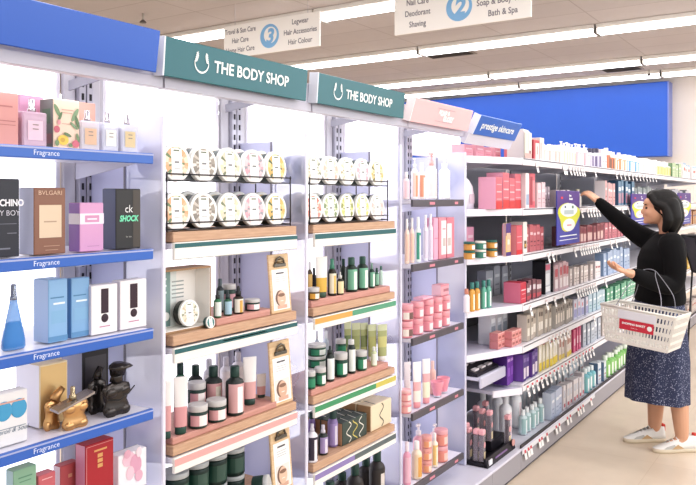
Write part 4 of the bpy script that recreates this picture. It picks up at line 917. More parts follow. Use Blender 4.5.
# ---- runs of products
def run(k, x0, x1, mk, w, desc, gap=.004, Y=YR+.01, depth=.05, z=None, group=None, jit=.0):
    """fill from x0 to x1 with copies of one product; every one its own object"""
    zz = (LV[k] if z is None else z)+.001; n = max(1, int((x1-x0+gap)/(w+gap)+.2)); step = (x1-x0)/n
    sp = mk() if callable(mk) else mk
    lab = lambda i: ordlabel(i, n, desc)
    for i in range(n):
        o = spawn(sp, lab(i), (x0+step*(i+.5), Y+depth/2+random.uniform(0, jit+.012), zz), (0, 0, random.uniform(-.05, .05)), group or desc[:60])
        o.scale = (random.uniform(.93, .99), random.uniform(.94, .99), random.uniform(.9, 1.06))
def U(u, Y=YR+.01): return PX(u, Y)
def crt(w, d, h, f, side=None, gfx=(), **kw): return lambda: k_carton(w, d, h, f, side, gfx, **kw)
std = lambda a, b: ((.15,.85,.62,.72,a), (.2,.8,.35,.4,b), (.2,.8,.2,.23,b))
# top shelf
L = LV[0]
run(0, U(455, 1.7), U(505, 1.62), crt(.1, .08, .07, 'ea97a4', 'f2b4be', std('f2c8ce', 'd9707f')), .1, 'low pink carton lying behind the prestige skincare sign, top shelf', Y=1.65)
run(0, U(507, 1.61), U(521, 1.59), crt(.09, .06, .16, 'd85f6e', 'e27c88', std('f0b8be', 'f2d0d4')), .1, 'tall red carton right behind the prestige skincare sign', Y=1.585)
spawn(k_carton(.135, .10, .168, 'ece6e0', 'e0d8d4', ((.05,.3,.1,.9,'d9d2c4'), (.38,.6,.08,.9,'e9cfc8'), (.66,.9,.05,.9,'e2e0d8'), (.1,.9,.02,.2,'dca8a0',1), (.6,.8,.2,.3,'9a5f5f',1)), 'gift_pack', b=.02), 'big rounded white gift pack with pink and beige bands, tallest on the top shelf', (4.07, 1.53, L+.001))
spawn(k_carton(.1, .08, .12, 'cf4a58', 'b83844', ((.3,.95,.05,.85,'efe0dc'), (.5,.7,.3,.7,'b9a8a0',1)), 'gift_pack'), 'red gift pack with white window on the top shelf', (4.235, 1.53, L+.001))
spawn(k_carton(.07, .07, .14, 'ece4e0', 'dccfcb', ((.1,.5,.1,.8,'e4c0bc'), (.6,.9,.2,.9,'d9d9d4')), 'gift_pack'), 'tall pale pink and white pack right of the red gift pack', (4.345, 1.53, L+.001))
run(0, 4.39, 4.72, lambda: k_bottle(.024, .115, 'f0e8e4', 'ece6e6', label='e8c4bc', label2='f4efe9'), .05, 'small white bottle with pinkish label on the top shelf right of the gift packs', Y=1.485)
run(0, 4.73, 5.02, lambda: k_bottle(.026, .15, 'f2eeec', 'f6f4f4', label='efe0dc', label2='d8c3a8', style='pump', capf=.25), .055, 'white pump bottle with beige label on the top shelf', Y=1.485)
run(0, 5.03, 5.35, lambda: k_bottle(.028, .15, 'eee6e8', 'f4f2f4', label='dcbcc4', label2='f2ecec', style='pump', capf=.25), .06, 'pink-labelled white pump bottle on the top shelf', Y=1.485)
run(0, 5.36, 5.62, lambda: k_bottle(.03, .15, 'e9e9f2', '4a4560', label='cfc8e0', label2='6a5a88'), .062, 'white bottle with purple label on the top shelf above the sign', Y=1.485)
run(0, 5.63, 5.78, crt(.07, .06, .15, 'efeaec', 'e6e0e4', std('d8c8d4', 'b8a8b8')), .07, 'tall white carton on the top shelf above the basket hand', Y=1.485)
run(0, 5.8, 6.02, lambda: k_bottle(.034, .155, 'f0e4dc', 'e6e2e2', label='e87850', label2='7a5a48'), .072, 'large white jar-like bottle with orange label on the top shelf', Y=1.485)
run(0, 6.03, 6.4, lambda: k_bottle(.03, .14, 'efe9e6', 'dcd8e4', label='dfa070', label2='f2ece4'), .066, 'bottle with orange and cream label on the top shelf', Y=1.485)
run(0, 6.42, 6.85, lambda: k_bottle(.032, .14, 'e9ecf4', 'e6ecf2', label='7fb4dc', label2='e8f0f6'), .07, 'blue-labelled white bottle on the top shelf', Y=1.485)
run(0, 6.87, 7.5, lambda: k_jar(.055, .13, 'f0eeec', 'f4f4f4', label='e6e2de', label2='d0c8c8'), .12, 'large white tub on the top shelf above the shopper', Y=1.485)
run(0, 7.55, 8.2, lambda: k_bottle(.045, .14, 'ecead0', 'f0f0ea', label='e0dc98', label2='e8b868'), .1, 'cream and yellow bottle on the top shelf above the shopper', Y=1.485)
run(0, 8.22, 8.7, crt(.11, .1, .14, 'b8cfa0', '6f8f6a', std('e9eee0', 'e6e6da')), .115, 'green carton on the top shelf right of the cream bottles', Y=1.485)
run(0, 8.75, 10.5, crt(.2, .12, .16, 'f0ebe8', 'e2dcdc', ((.0,1,.88,1,'a8c8e4'), (.3,.8,.5,.7,'d86a60'), (.2,.5,.2,.3,'d8c8c0'))), .215, 'wide white blue-edged carton at the far end of the top shelf', Y=1.485, jit=.02)
# corner shelf items (between pink bay and long shelving), z from corner shelf
Yc = 1.60
x = PX(474, Yc)
hd = empty('hair_tool_pack', 'white rounded pack tucked in the corner on the second corner shelf', 'pack', (3.62, 1.66, LV[1]+.001))
part('body', MB().loft([(0,0,0,.05,.04,.7), (0,0,.08,.052,.04,.7), (.0,0,.12,.045,.035,.8), (-.02,0,.15,.028,.03,.9), (-.03,0,.165,.015,.02,1)], M('efeaf2', .4), 20), hd)
part('label', MB().fr(-.03, .03, .03, .08, T('d8c8d4'), -.0405), hd)
run(1, 3.66, 4.06, crt(.095, .10, .185, 'e8737f', 'f0a6c0', ((.04,.96,.05,.95,'e26a78'), (.1,.9,.75,.78,'f2aab2',1), (.1,.9,.52,.56,'f2c0c4',1), (.1,.9,.3,.33,'f2aab2',1), (0,1,0,.25,'e03c3c',1))), .1, 'tall pink and red carton on the second shelf, left part', Y=1.53)
spawn(k_carton(.055, .08, .2, 'eee9e6', 'e0dcde', ((.1,.9,.1,.4,'9fb0cc'), (.2,.8,.6,.8,'d8d8dc'))), 'tall white carton with blue print between the red cartons on the second shelf', (4.085, 1.53, LV[1]+.001))
spawn(k_carton(.09, .08, .2, 'dc5f6c', 'e88a98', ((.1,.5,.1,.9,'b04050'), (.5,.95,.2,.8,'e88a90'))), 'tall red carton right of the blue-printed white carton on the second shelf', (4.165, 1.53, LV[1]+.001))
run(1, 4.22, 4.36, crt(.06, .08, .16, 'e2c0c6', 'eed8dc', std('f4e8ea', 'c89aa4')), .065, 'pale pink carton right of the tall red carton on the second shelf', Y=1.49)
run(1, 4.38, 4.7, crt(.05, .06, .13, 'c9b4bc', 'dccdd4', std('efe6ea', '8a6f7a')), .06, 'small mauve carton behind the purple-yellow sign on the second shelf', Y=1.56)
run(1, 4.72, 5.0, crt(.06, .06, .12, 'dfcfd0', 'cfc0c4', std('a86a74', 'b89aa0')), .065, 'beige carton near the reaching hand on the second shelf', Y=1.53)
spawn(k_bottle(.026, .12, 'e8e6e4', 'c8c0a8', label='d9d4cc'), 'pale bottle the shopper is reaching for on the second shelf', (5.135, 1.52, LV[1]+.001))
run(1, 5.72, 5.98, crt(.06, .08, .18, 'd8a4a4', 'e9dede', std('efe2e0', 'b85a5a')), .065, 'slim pink and cream carton right of the reaching hand, second shelf', Y=1.49)
run(1, 6.02, 6.6, crt(.09, .1, .19, '5f88a8', '3a5f80', ((.1,.9,.6,.75,'e6eef2'), (.1,.45,.1,.5,'d88a9a',1), (.55,.9,.1,.5,'c9a0b0',1))), .1, 'teal blue blister pack with pink contents on the second shelf', Y=1.49)
run(1, 6.65, 7.3, crt(.08, .08, .15, '8f9a9c', 'b0b8ba', std('e0e2e2', '55606a')), .09, 'grey and black pack on the second shelf just left of the shopper', Y=1.49)
run(1, 7.4, 9.4, crt(.16, .08, .15, 'c9c8cc', 'a0a0a8', std('efeff0', '3a3a44')), .18, 'grey and white pack on the second shelf behind the shopper', Y=1.49, jit=.03)
# third shelf
zc = LV[2]
s_ = k_jar(.029, .043, 'd8943c', '2f6f60', label='dea048', label2='f2eee8', lidf=.25); s2_ = k_jar(.029, .043, '3f8a78', 'e9e4dc', label='3f8a78', label2='f2eee8', lidf=.25)
xs = [PX(u, 1.57) for u in (472, 480, 488)]
for i, x in enumerate(xs):
    for q, lo in enumerate(('lower', 'upper')): spawn(s_ if i != 1 else s2_, ordlabel(i, 3, 'jar with orange or teal label in the '+lo+' tier, third corner shelf'), (x, 1.585-.018*i, zc+.001+q*.0445), group='jars on the third corner shelf')
run(2, 3.56, 3.76, crt(.09, .08, .155, 'f0a6c4', 'f4bcd4', std('f6d4e0', 'e088ac')), .095, 'pink carton behind the stacked jars on the third corner shelf', Y=1.68)
spawn(k_carton(.056, .02, .175, 'e8d060', 'd9b0c0', ((.0,1,.62,1,'5a3a88'), (.1,.9,.15,.7,'f0b490',1), (0,1,0,.12,'5a3a88',1), (.3,.7,.35,.5,'f6e6c8',2)), 'promo_card'), 'narrow purple and yellow promotion card standing by the stacked jars', (3.81, 1.505, zc+.001), (0, 0, -.1))
run(2, 3.85, 4.0, crt(.09, .09, .175, 'dc5260', 'e88894', ((.05,.95,.05,.95,'df5f6c'), (0,1,0,.16,'e02f34',1), (.1,.9,.6,.63,'f2aab2',1), (.1,.9,.4,.43,'f2aab2',1))), .13, 'red carton right of the promotion card on the third shelf', Y=1.49)
spawn(k_carton(.06, .08, .175, 'ece6dc', 'e0dcd8', ((.2,.8,.15,.4,'6a5a48'), (.3,.7,.2,.3,'e0a848',1))), 'white carton with dark square picture on the third shelf', (4.05, 1.53, zc+.001))
run(2, 4.09, 4.4, crt(.055, .06, .15, 'c86a72', 'd890a0', std('f0c8cc', '7a3a44')), .06, 'dark pink carton on the third shelf left of the purple sign', Y=1.5)
run(2, 4.71, 5.7, crt(.075, .06, .12, '9c5a60', 'b07880', ((.1,.9,.1,.55,'dcb4ac'), (.1,.9,.6,.9,'8a3040'))), .08, 'dark red and beige pack in the packed row on the third shelf', Y=1.5, group='dark red packs on the third shelf')
run(2, 5.75, 6.3, crt(.07, .06, .12, 'd27a84', 'e0a0a8', std('f4e0e0', 'a04858')), .08, 'rose pack on the third shelf left of the shopper', Y=1.49)
run(2, 6.35, 7.0, crt(.1, .06, .16, '34508c', '2a4070', std('e8e070', 'e6e6f0')), .11, 'dark blue pack on the third shelf close to the shopper', Y=1.49)
run(2, 9.0, 10.5, crt(.15, .08, .16, 'cf9a70', 'b07850', std('4a60a0', 'e8c850')), .17, 'orange and blue pack right of the shopper on the third shelf', Y=1.49)
# fourth shelf
zc = LV[3]
for i, u in enumerate((466.5, 472, 477, 483.5, 488.5)):
    Y = 1.60-.006*i; col = [('e9e4ea', 'd88a70', 'e8e2e6'), ('e0a03c', '3f8a80', 'f2ecd8'), ('e0a03c', '3f8a80', 'f2ecd8'), ('5fae98', '3f8a80', 'e6f0ec'), ('5fae98', '3f8a80', 'e6f0ec')][i]
    spawn(k_bottle(.021, .148 if i else .12, col[0], col[1], label=col[0], label2=col[2], oval=.7), ['white and coral bottle at the divider edge of the fourth corner shelf', 'left amber bottle with teal cap on the fourth corner shelf', 'right amber bottle with teal cap on the fourth corner shelf', 'left mint green bottle on the fourth corner shelf', 'right mint green bottle on the fourth corner shelf'][i], (PX(u, Y), Y, zc+.001))
spawn(k_carton(.085, .10, .115, 'd8354c', 'ee7a98', ((.1,.9,.6,.66,'f4c8cc'), (.2,.8,.42,.46,'f0a8b0'), (.1,.9,.2,.24,'e88a94'))), 'glossy red and pink carton at the front corner of the fourth shelf', (3.995, 1.53, zc+.001))
run(3, 4.045, 4.33, crt(.05, .07, .11, '8a5560', '6f4a58', ((.1,.9,.5,.75,'dcd0d4'), (.1,.9,.1,.3,'c84a58'))), .055, 'dark silver and red carton right of the glossy red carton on the fourth shelf', Y=1.49)
fr_ = empty('framed_pack', 'black framed display pack with silver contents and pink top', 'pack', (4.49, 1.50, zc+.001))
part('frame', MB().box(-.075, -.068, 0, .08, 0, .2, DARK).box(.068, .075, 0, .08, 0, .2, DARK).box(-.075, .075, 0, .08, .194, .2, DARK), fr_)
part('contents', MB().rbox(-.062, .062, .012, .08, 0, .18, T('c9ccd2'), .003).fr(-.05, .05, .14, .175, T('d86a84'), .0115).fr(-.04, .04, .05, .12, T('e9ecef'), .0115).fr(-.05, .05, .01, .04, T('f4f4f4'), .0115), fr_)
run(3, 4.58, 4.86, crt(.065, .06, .17, 'c9a4aa', 'd8c0c4', ((.1,.9,.55,.85,'c0505e'), (.1,.9,.1,.45,'e4d8d8'))), .07, 'pink and white blister pack on the fourth shelf right of the framed pack', Y=1.49)
run(3, 4.88, 5.4, crt(.06, .06, .12, 'd6c8c2', 'c0b4b2', std('efe9e4', '8a6a68')), .065, 'small beige and white carton on the fourth shelf', Y=1.49)
run(3, 5.46, 5.62, crt(.07, .06, .12, 'e6dede', 'd0c8c8', std('b85a64', 'c8b8b8')), .075, 'white carton with red print by the open palm on the fourth shelf', Y=1.49)
run(3, 5.66, 6.5, crt(.09, .07, .18, 'a8bcd8', '8aa4c8', std('e6eef6', '5f80b0')), .1, 'pale blue pack behind the open palm on the fourth shelf', Y=1.49)
run(3, 9.0, 10.4, crt(.14, .08, .15, 'd9c8b8', 'b8a898', std('c84a3a', 'e8c048')), .16, 'cream and red pack right of the shopper on the fourth shelf', Y=1.49)
# fifth shelf
zc = LV[4]
s_ = k_carton(.046, .05, .042, 'e89a94', 'd8868a', ((.15,.85,.3,.6,'b0605c'), (.05,.95,.88,.98,'f2c0bc')))
for i in range(5):
    for q, lo in enumerate(('bottom', 'top')): spawn(s_, ordlabel(i, 5, 'small salmon pink carton in the '+lo+' layer at the fifth shelf corner'), (3.80+.0485*i, 1.50+.025, zc+.001+q*.0432) if i > 1 else (3.80+.0485*i, 1.545+.02, zc+.001+q*.0432), group='small salmon cartons stacked two high')
run(4, 3.86, 4.1, crt(.07, .08, .17, 'c9ccd4', 'f0f0f4', ((.1,.9,.3,.6,'8f98a8'), (.1,.9,.7,.85,'e9edf2'))), .08, 'clear and silver pack behind the salmon cartons on the fifth shelf', Y=1.62)
run(4, 4.06, 4.5, crt(.05, .06, .16, 'b8ab9c', 'd9d2c8', ((.15,.85,.2,.5,'e6e0d4'), (.2,.8,.7,.85,'6a6058'))), .055, 'slim beige and grey carton, first group on the fifth shelf', Y=1.49)
run(4, 4.56, 4.95, crt(.045, .06, .15, 'a09890', 'c8c2ba', ((.15,.85,.2,.6,'d8d0c4'), (.2,.8,.7,.85,'5a524c'))), .05, 'slim taupe carton, second group on the fifth shelf', Y=1.49)
run(4, 4.97, 5.3, crt(.07, .06, .13, 'd2d2e0', 'b0b4cc', ((.1,.9,.1,.5,'9a9ccc'), (.3,.6,.6,.8,'d87880'))), .075, 'white and blue carton on the fifth shelf', Y=1.49)
run(4, 5.32, 5.75, crt(.08, .06, .14, 'b4ccd8', '98b4c8', std('f0f4f6', '5a9aa0')), .085, 'pale aqua carton on the fifth shelf below the open palm', Y=1.49)
run(4, 5.78, 6.9, crt(.09, .07, .13, '6fb490', '4a9078', std('e9f2ec', 'f0f0e8')), .1, 'green and white carton on the fifth shelf beside the shopper', Y=1.49)
run(4, 9.2, 10.4, crt(.14, .08, .12, 'e0b840', 'c89830', std('d04040', 'f2f2e8')), .16, 'yellow and red pack right of the shopper on the fifth shelf', Y=1.49)
# sixth shelf
zc = LV[5]
run(5, 3.86, 3.98, crt(.05, .09, .155, '7a3fae', '5a3090', ((.1,.9,.8,.9,'c8a0e0'), (.2,.8,.3,.6,'9a60cc'))), .055, 'bright purple carton at the front corner of the sixth shelf', Y=1.54)
run(5, 3.985, 4.25, crt(.055, .08, .15, '5a4090', '7a4fae', ((.2,.8,.1,.5,'e2d6e2'), (.2,.8,.7,.85,'8a70b8'))), .06, 'dark purple carton with white oval print on the sixth shelf', Y=1.49)
run(5, 4.27, 4.62, crt(.045, .07, .16, 'ece4cc', 'e0d8c4', ((0,1,0,.3,'e8cc30'), (.2,.8,.4,.85,'f4f0e4'), (0,1,.93,1,'b85a60'))), .05, 'slim cream carton with yellow foot on the sixth shelf', Y=1.49)
run(5, 4.64, 4.9, crt(.06, .07, .155, 'e2d4cc', 'd8ccc4', ((0,1,.0,.2,'e8cc50'), (.2,.8,.5,.8,'b87a6c'))), .065, 'pale beige carton between yellow and pink packs on the sixth shelf', Y=1.49)
run(5, 4.92, 5.12, crt(.045, .07, .16, 'e0608c', 'd04878', ((.2,.8,.3,.6,'f4c8d8'),)), .05, 'hot pink carton on the sixth shelf', Y=1.49)
run(5, 5.14, 5.6, crt(.08, .07, .16, 'b8c0cc', 'a0aab8', std('eef0f2', '8a94a4')), .085, 'silver-grey pack on the sixth shelf left of the basket', Y=1.49)
run(5, 5.62, 6.6, crt(.1, .07, .15, 'd8ccc4', 'c4b8b0', std('f2ece6', '9a8a80')), .11, 'cream pack on the sixth shelf behind the basket', Y=1.49)
# base level
zb = .134
bt = lambda: k_bottle(.036, .255, 'eef0f6', 'e8ecf2', label='f8f8fa', label2='f0d8dc', capf=.22, style='cap', capr=.45)
for i, (u, Y) in enumerate(((483, 1.745), (493, 1.79), (498, 1.70), (505.5, 1.61), (505, 1.84), (515.5, 1.64))):
    spawn(bt(), ['leftmost tall white bottle behind the pen tray', 'second tall white bottle behind the pen tray, back rank', 'third tall white bottle behind the pen tray', 'tall white bottle with red mark nearest the plinth front', 'farthest back tall white bottle behind the pen tray', 'tall white bottle right of the red-marked bottle'][i], (PX(u, Y), Y, zb))
run(0, 4.14, 4.5, lambda: k_bottle(.026, .15, 'c8dce0', 'e8ecec', label='a0c4c4', label2='e6efef'), .06, 'pale aqua bottle on the deck below the sixth shelf', Y=1.52, z=zb)
run(0, 4.52, 4.75, crt(.07, .06, .17, 'b8c4dc', 'd0d8e8', std('eceff6', '8a9cc0')), .075, 'pale blue carton on the deck before the white row', Y=1.50, z=zb)
run(0, 4.77, 5.25, crt(.055, .06, .15, 'e6e0e2', 'd4ccd0', ((.2,.8,.1,.25,'d0606c'), (.2,.8,.5,.8,'c8ccd8'))), .06, 'white carton with red foot in the row on the deck', Y=1.50, z=zb)
run(0, 5.27, 5.55, lambda: k_bottle(.035, .16, '6fb8c4', 'e8f0f0', label='88c8cc', label2='eef4f4'), .075, 'turquoise bottle on the deck right of the white cartons', Y=1.50, z=zb)
run(0, 5.57, 5.8, crt(.08, .07, .15, 'd8e0e8', '5f80a0', std('6f9ac0', 'c05a60')), .09, 'white and navy carton on the deck next to the green packs', Y=1.50, z=zb)
run(0, 5.82, 6.9, lambda: k_bottle(.042, .16, '7cc060', 'e6efe0', label='90cc70', label2='e9f2e0'), .09, 'bright green bottle on the deck near the basket', Y=1.50, z=zb)
run(0, 9.2, 10.4, crt(.15, .08, .15, 'd8c8c0', 'c0b0a8', std('c86040', 'e8e0d0')), .17, 'beige pack on the deck right of the shopper', Y=1.50, z=zb)

run(0, 4.40, 4.95, lambda: k_bottle(.034, .2, 'eceef2', 'f2f2f4', label='f4f4f6', label2='c8d4dc', capf=.25), .09, 'tall white bottle in the back rank on the deck', Y=1.72, z=zb)
run(0, 5.0, 5.8, crt(.1, .06, .2, 'e4e6ea', 'd4d6dc', std('b4c8d0', 'd8a0a4')), .12, 'tall pale carton in the back rank on the deck', Y=1.66, z=zb)
run(3, 4.04, 4.4, crt(.1, .06, .17, 'b9bcc6', 'a4a8b4', std('e4e6ea', '8a90a0')), .12, 'silver carton in the back rank of the fourth shelf', Y=1.72)
run(5, 4.3, 5.1, crt(.1, .06, .12, 'e6dcc8', 'd4ccc0', std('f2eee4', 'c8a870')), .12, 'cream carton in the back rank of the sixth shelf', Y=1.72)
# black tray with pink-topped pens (on the short plinth)
x0, x1 = PX(448, 1.56), 3.93; 
r = empty('display_tray', 'black countertop display tray with white price labels on the short plinth', 'tray', (3.735, 1.50, .1335), (0, 0, 0))
part('tray_base', MB().rbox(-.19, .19, .01, .2, 0, .02, M('1d1b22', .35), .003), r)
part('sloped_front', MB().add([(-.19,0,.0),(.19,0,.0),(.19,.012,.045),(-.19,.012,.045),(-.19,.02,0),(.19,.02,0),(.19,.02,.045),(-.19,.02,.045)], [(0,1,2,3),(4,7,6,5),(3,2,6,7),(0,4,5,1),(0,3,7,4),(1,5,6,2)], M('23212a', .35)), r)
part('front_label', MB().box(-.17, -.13, -.0004, .006, .008, .034, M('e9e9ec', .5)).box(-.08, .08, .003, .008, .018, .026, M('8a6f9a', .5)), r)
part('round_medallion', MB().tube([(.16, -.002, .038), (.16, .004, .038)], .018, M('d9a4a0', .4), 20), r)
part('raised_step', MB().rbox(-.0, .19, .06, .2, .02, .075, M('25232b', .35), .003), r)
pen = MB().rbox(-.017, .017, -.014, .014, 0, .135, glassy('e6dee4', .75), .002)
pin = MB().rbox(-.013, .013, -.010, .010, .002, .132, M('6a5f68', .4), .002).fr(-.0125, .0125, .012, .05, T('dcc8a0'), -.0146)
pin.ball((0, -.0148, .085), (.0135, .0012, .016), T('e8a0a4'))
ptop = MB().rbox(-.018, .018, -.015, .015, .135, .162, M('f0b6bc', .4), .005)
PS = dict(name='boxed_brush', cat='cosmetic', parts=[('case', pen.mesh('case')), ('insert', pin.mesh('insert')), ('cap', ptop.mesh('cap'))])
pp = [(466, 1.665, 'at the back left of the tray'), (468, 1.62, 'at the left front of the tray'), (474.5, 1.575, 'second from the left front'), (482, 1.545, 'standing front and centre'), (489.5, 1.575, 'right of the front centre ones'), (482, 1.62, 'in the middle rank'), (476, 1.67, 'in the left back rank'), (508, 1.535, 'alone at the right end of the tray'), (490, 1.665, 'at the very back of the tray')]
for (u, Y, lab) in pp:
    x = min(max(PX(u, Y), 3.575), 3.9)
    spawn(PS, 'clear cased pink-topped beauty stick '+lab, (x, Y, .1545 if x < 3.73 or Y < 1.555 else .2095), (0, 0, random.uniform(-.1, .1)), 'pink-topped beauty sticks')
# black tray with price labels on the narrow corner shelf
r = empty('display_tray', 'black sloping tester tray with white labels beside the purple cartons', 'tray', (3.70, 1.56, .5865))
part('tray_base', MB().add([(-.15,0,0),(.13,0,0),(.13,.2,0),(-.15,.2,0),(-.15,0,.015),(.13,0,.015),(.13,.2,.07),(-.15,.2,.07)], [(3,2,1,0),(4,5,6,7),(0,1,5,4),(1,2,6,5),(2,3,7,6),(3,0,4,7)], M('221f26', .3)), r)
for i in range(3):
    for j in range(3):
        xx = -.13+.085*i; yy = .02+.06*j; zz = .0165+yy*.275
        part('tester_label', MB().box(xx, xx+.05, yy, yy+.025, zz, zz+.01, M(['dcd6d8', 'b9b0b4', '8f868c'][j], .4)), r)
part('card_header', MB().rbox(-.15, -.135, .19, .2, .02, .075, M('cbbfe0', .4), .002), r)
r = empty('face_display', 'leaning printed display card with soft brown portrait behind the pen tray', 'display', (3.62, 1.80, .134), (math.radians(-8), 0, 0))
part('card', MB().rbox(-.08, .12, 0, .01, 0, .3, M('8a7480', .5), .002), r)
part('portrait', MB().ball((.03, -.0004, .17), (.06, .0012, .09), M('b48a78', .6)).ball((.0, -.0, .2), (.05, .0016, .085), M('4a3634', .6)), r)

# purple promotional signs on the shelf fronts
def promo(x, z, w, h, label, yaw=0.0, big=True, Y=YR-.034):
    r = empty('promotion_sign', label, 'sign', (x, Y, z), (0, 0, yaw))
    part('board', MB().rbox(-w/2, w/2, -.004, .004, 0, h, M('4d4fa8', .45), .002).fr(-w/2+.001, w/2-.001, h*.66, h-.001, M('573a86', .45), -.0044), r)
    n = 26; mb = MB(); pts = []
    for i in range(n):
        a = 2*PI*i/n; rr = (.43+.05*math.sin(3*a+.6)+.02*math.sin(5*a)); pts.append((rr*w*math.cos(a)*1.08, -.005, h*.52+rr*h*.62*math.sin(a)))
    mb.add(pts+[(0, -.005, h*.52)], [(i, (i+1) % n, n) for i in range(n)], M('d9db4a', .45)); part('yellow_splash', mb, r)
    def blob(cx, cz, rx, rz, y, m, nm):
        k = MB().add([(cx+rx*math.cos(2*PI*i/18), y, cz+rz*math.sin(2*PI*i/18)) for i in range(18)]+[(cx, y, cz)], [(i, (i+1) % 18, 18) for i in range(18)], m); return part(nm, k, r)
    blob(.0, h*.64, w*.38, h*.13, -.0056, M('e9ecef', .45), 'printed_picture'); blob(.0, h*.36, w*.27, h*.12, -.0058, M('f4f2ee', .45), 'printed_picture')
    part('picture_detail', MB().fr(-w*.22, w*.2, h*.56, h*.64, M('b9c4c4', .5), -.0064).fr(-w*.2, -w*.14, h*.68, h*.72, M('3a4a6a', .5), -.0064).fr(w*.12, w*.2, h*.67, h*.72, M('5a7a5a', .5), -.0064).fr(-w*.1, w*.1, h*.34, h*.37, M('d9a0a4', .5), -.0064), r)
    letters('More', h*.06, ink, r, (.05*w, -.0062, h*.91), bold=.001); letters('Rewards', h*.06, ink, r, (.08*w, -.0062, h*.85), bold=.001)
    part('text_line', MB().fr(-w*.4, w*.35, h*.15, h*.172, ink, -.0062).fr(-w*.42, w*.38, h*.08, h*.095, ink, -.0062), r)
    part('heart_mark', MB().fr(-w*.36, -w*.27, h*.85, h*.89, M('e04a5a', .5), -.0062), r)
    return r
x0, x1 = PX(556.5, 1.436), PX(579, 1.436)
promo((x0+x1)/2, PZ(568, 243.5, 1.45), (x1-x0), PZ(568, 191, 1.45)-PZ(568, 243.5, 1.45), 'near purple and yellow promotional sign clipped to the shelves left of the reaching arm')
x0, x1 = PX(630, 1.436), PX(649, 1.436)
promo((x0+x1)/2, PZ(640, 225, 1.45), (x1-x0)*.9, PZ(640, 194, 1.45)-PZ(640, 225, 1.45), 'purple and yellow promotional sign partly behind the shopper face')
x0, x1 = PX(677, 1.436), PX(691, 1.436)
promo((x0+x1)/2, PZ(684, 224, 1.45), (x1-x0)*.9, PZ(684, 193, 1.45)-PZ(684, 224, 1.45), 'far purple and yellow promotional sign right of the shopper hair')
# dark mesh-framed display at the right edge of the frame
r = empty('mesh_bin', 'dark tapered mesh bin on legs cut by the right edge of the picture', 'bin', (7.12, .955, 0), (0, 0, ROTV))
tp4 = [(-.2, -.13, 1.17), (.2, -.13, 1.17), (.2, .13, 1.17), (-.2, .13, 1.17)]; bt4 = [(-.125, -.09, .86), (.125, -.09, .86), (.125, .09, .86), (-.125, .09, .86)]
part('mesh_walls', MB().add(tp4+bt4, [(0,4,5,1),(1,5,6,2),(2,6,7,3),(3,7,4,0),(4,7,6,5)], M('57525a', .5, noise=.5, nscale=90)), r)
part('rim', MB().tube(tp4, .012, M('201e22', .4), 8, closed=True), r)
part('base_rim', MB().tube(bt4, .009, M('201e22', .4), 8, closed=True), r)
for k in range(4):
    part('edge_bar', MB().tube([tp4[k], bt4[k]], .009, M('201e22', .4), 8), r); part('leg', MB().tube([bt4[k], (bt4[k][0]*1.3, bt4[k][1]*1.3, 0)], .008, M('201e22', .4), 8), r)

# ================================================================== SHOPPER
D0 = 4.55; A0 = (660-348)/F_
P0 = Vector((D0*(C_+S_*A0), D0*(S_-C_*A0), 0))
ROTZ = -PI/2+TH                      # local +x = picture right, local +y = away from the camera
def J(u, v, y=0.0):
    d = D0+y; return Vector(((u-348)/F_*d-D0*A0, y, CH-(v-198)*d/F_))
person = empty('person', 'dark-haired shopper in black sweater and patterned navy skirt reaching for the shelf', 'person', P0, (0, 0, ROTZ))
SKIN = M('d9a98c', .5, noise=.05, nscale=12)
def interp(pts, rads, n=6):
    P = [Vector(p) for p in pts]; out = []; ro = []
    for i in range(len(P)-1):
        p0 = P[max(i-1, 0)]; p1 = P[i]; p2 = P[i+1]; p3 = P[min(i+2, len(P)-1)]
        for k in range(n):
            t = k/n; t2, t3 = t*t, t*t*t
            out.append(.5*((2*p1)+(p2-p0)*t+(2*p0-5*p1+4*p2-p3)*t2+(3*p1-p0-3*p2+p3)*t3)); ro.append(rads[i]*(1-t)+rads[i+1]*t)
    out.append(P[-1]); ro.append(rads[-1]); return out, ro
def limb(mb, pts, rads, m, seg=16, n=6):
    p, r = interp(pts, rads, n); mb.tube(p, r, m, seg); mb.ball(p[0], r[0]*.98, m); mb.ball(p[-1], r[-1]*.98, m)
def fuse(mb, voxel, smooth=3, name='body', parent=None, mat=None):
    me = mb.mesh(name); ob = bpy.data.objects.new(name, me); COL.objects.link(ob)
    md = ob.modifiers.new('r', 'REMESH'); md.mode = 'VOXEL'; md.voxel_size = voxel; md.use_smooth_shade = True
    if smooth: s_ = ob.modifiers.new('s', 'SMOOTH'); s_.iterations = smooth; s_.factor = .5
    dg = bpy.context.evaluated_depsgraph_get(); dg.update()
    nm = bpy.data.meshes.new_from_object(ob.evaluated_get(dg)); bpy.data.objects.remove(ob)
    nm.name = name; nm.materials.clear(); nm.materials.append(mat)
    for p in nm.polygons: p.use_smooth = True
    return link(name, nm, parent)
body = MB()
# head frame
HC = J(661, 208, .02); fdir = Vector((-.93, .36, .0)).normalized(); hup = Vector((.02, 0, 1)).normalized(); hside = fdir.cross(hup).normalized()
def HP(f, s, u): return HC+fdir*f+hside*s+hup*u
def headball(f, s, u, rf, rs, ru, mb, m):
    t = MB().ball((0, 0, 0), (1, 1, 1), m, 20, 14)
    mt = Matrix((( fdir.x*rf, hside.x*rs, hup.x*ru, 0), (fdir.y*rf, hside.y*rs, hup.y*ru, 0), (fdir.z*rf, hside.z*rs, hup.z*ru, 0), (0, 0, 0, 1)))
    t.xf(mt); c = HP(f, s, u); merge(mb, t, c.x, c.y, c.z)
headball(0, 0, .025, .092, .072, .088, body, SKIN)
headball(.028, 0, -.02, .072, .062, .078, body, SKIN)
headball(.055, 0, -.062, .042, .042, .036, body, SKIN)      # jaw / chin
headball(.082, 0, -.083, .018, .022, .016, body, SKIN)      # chin
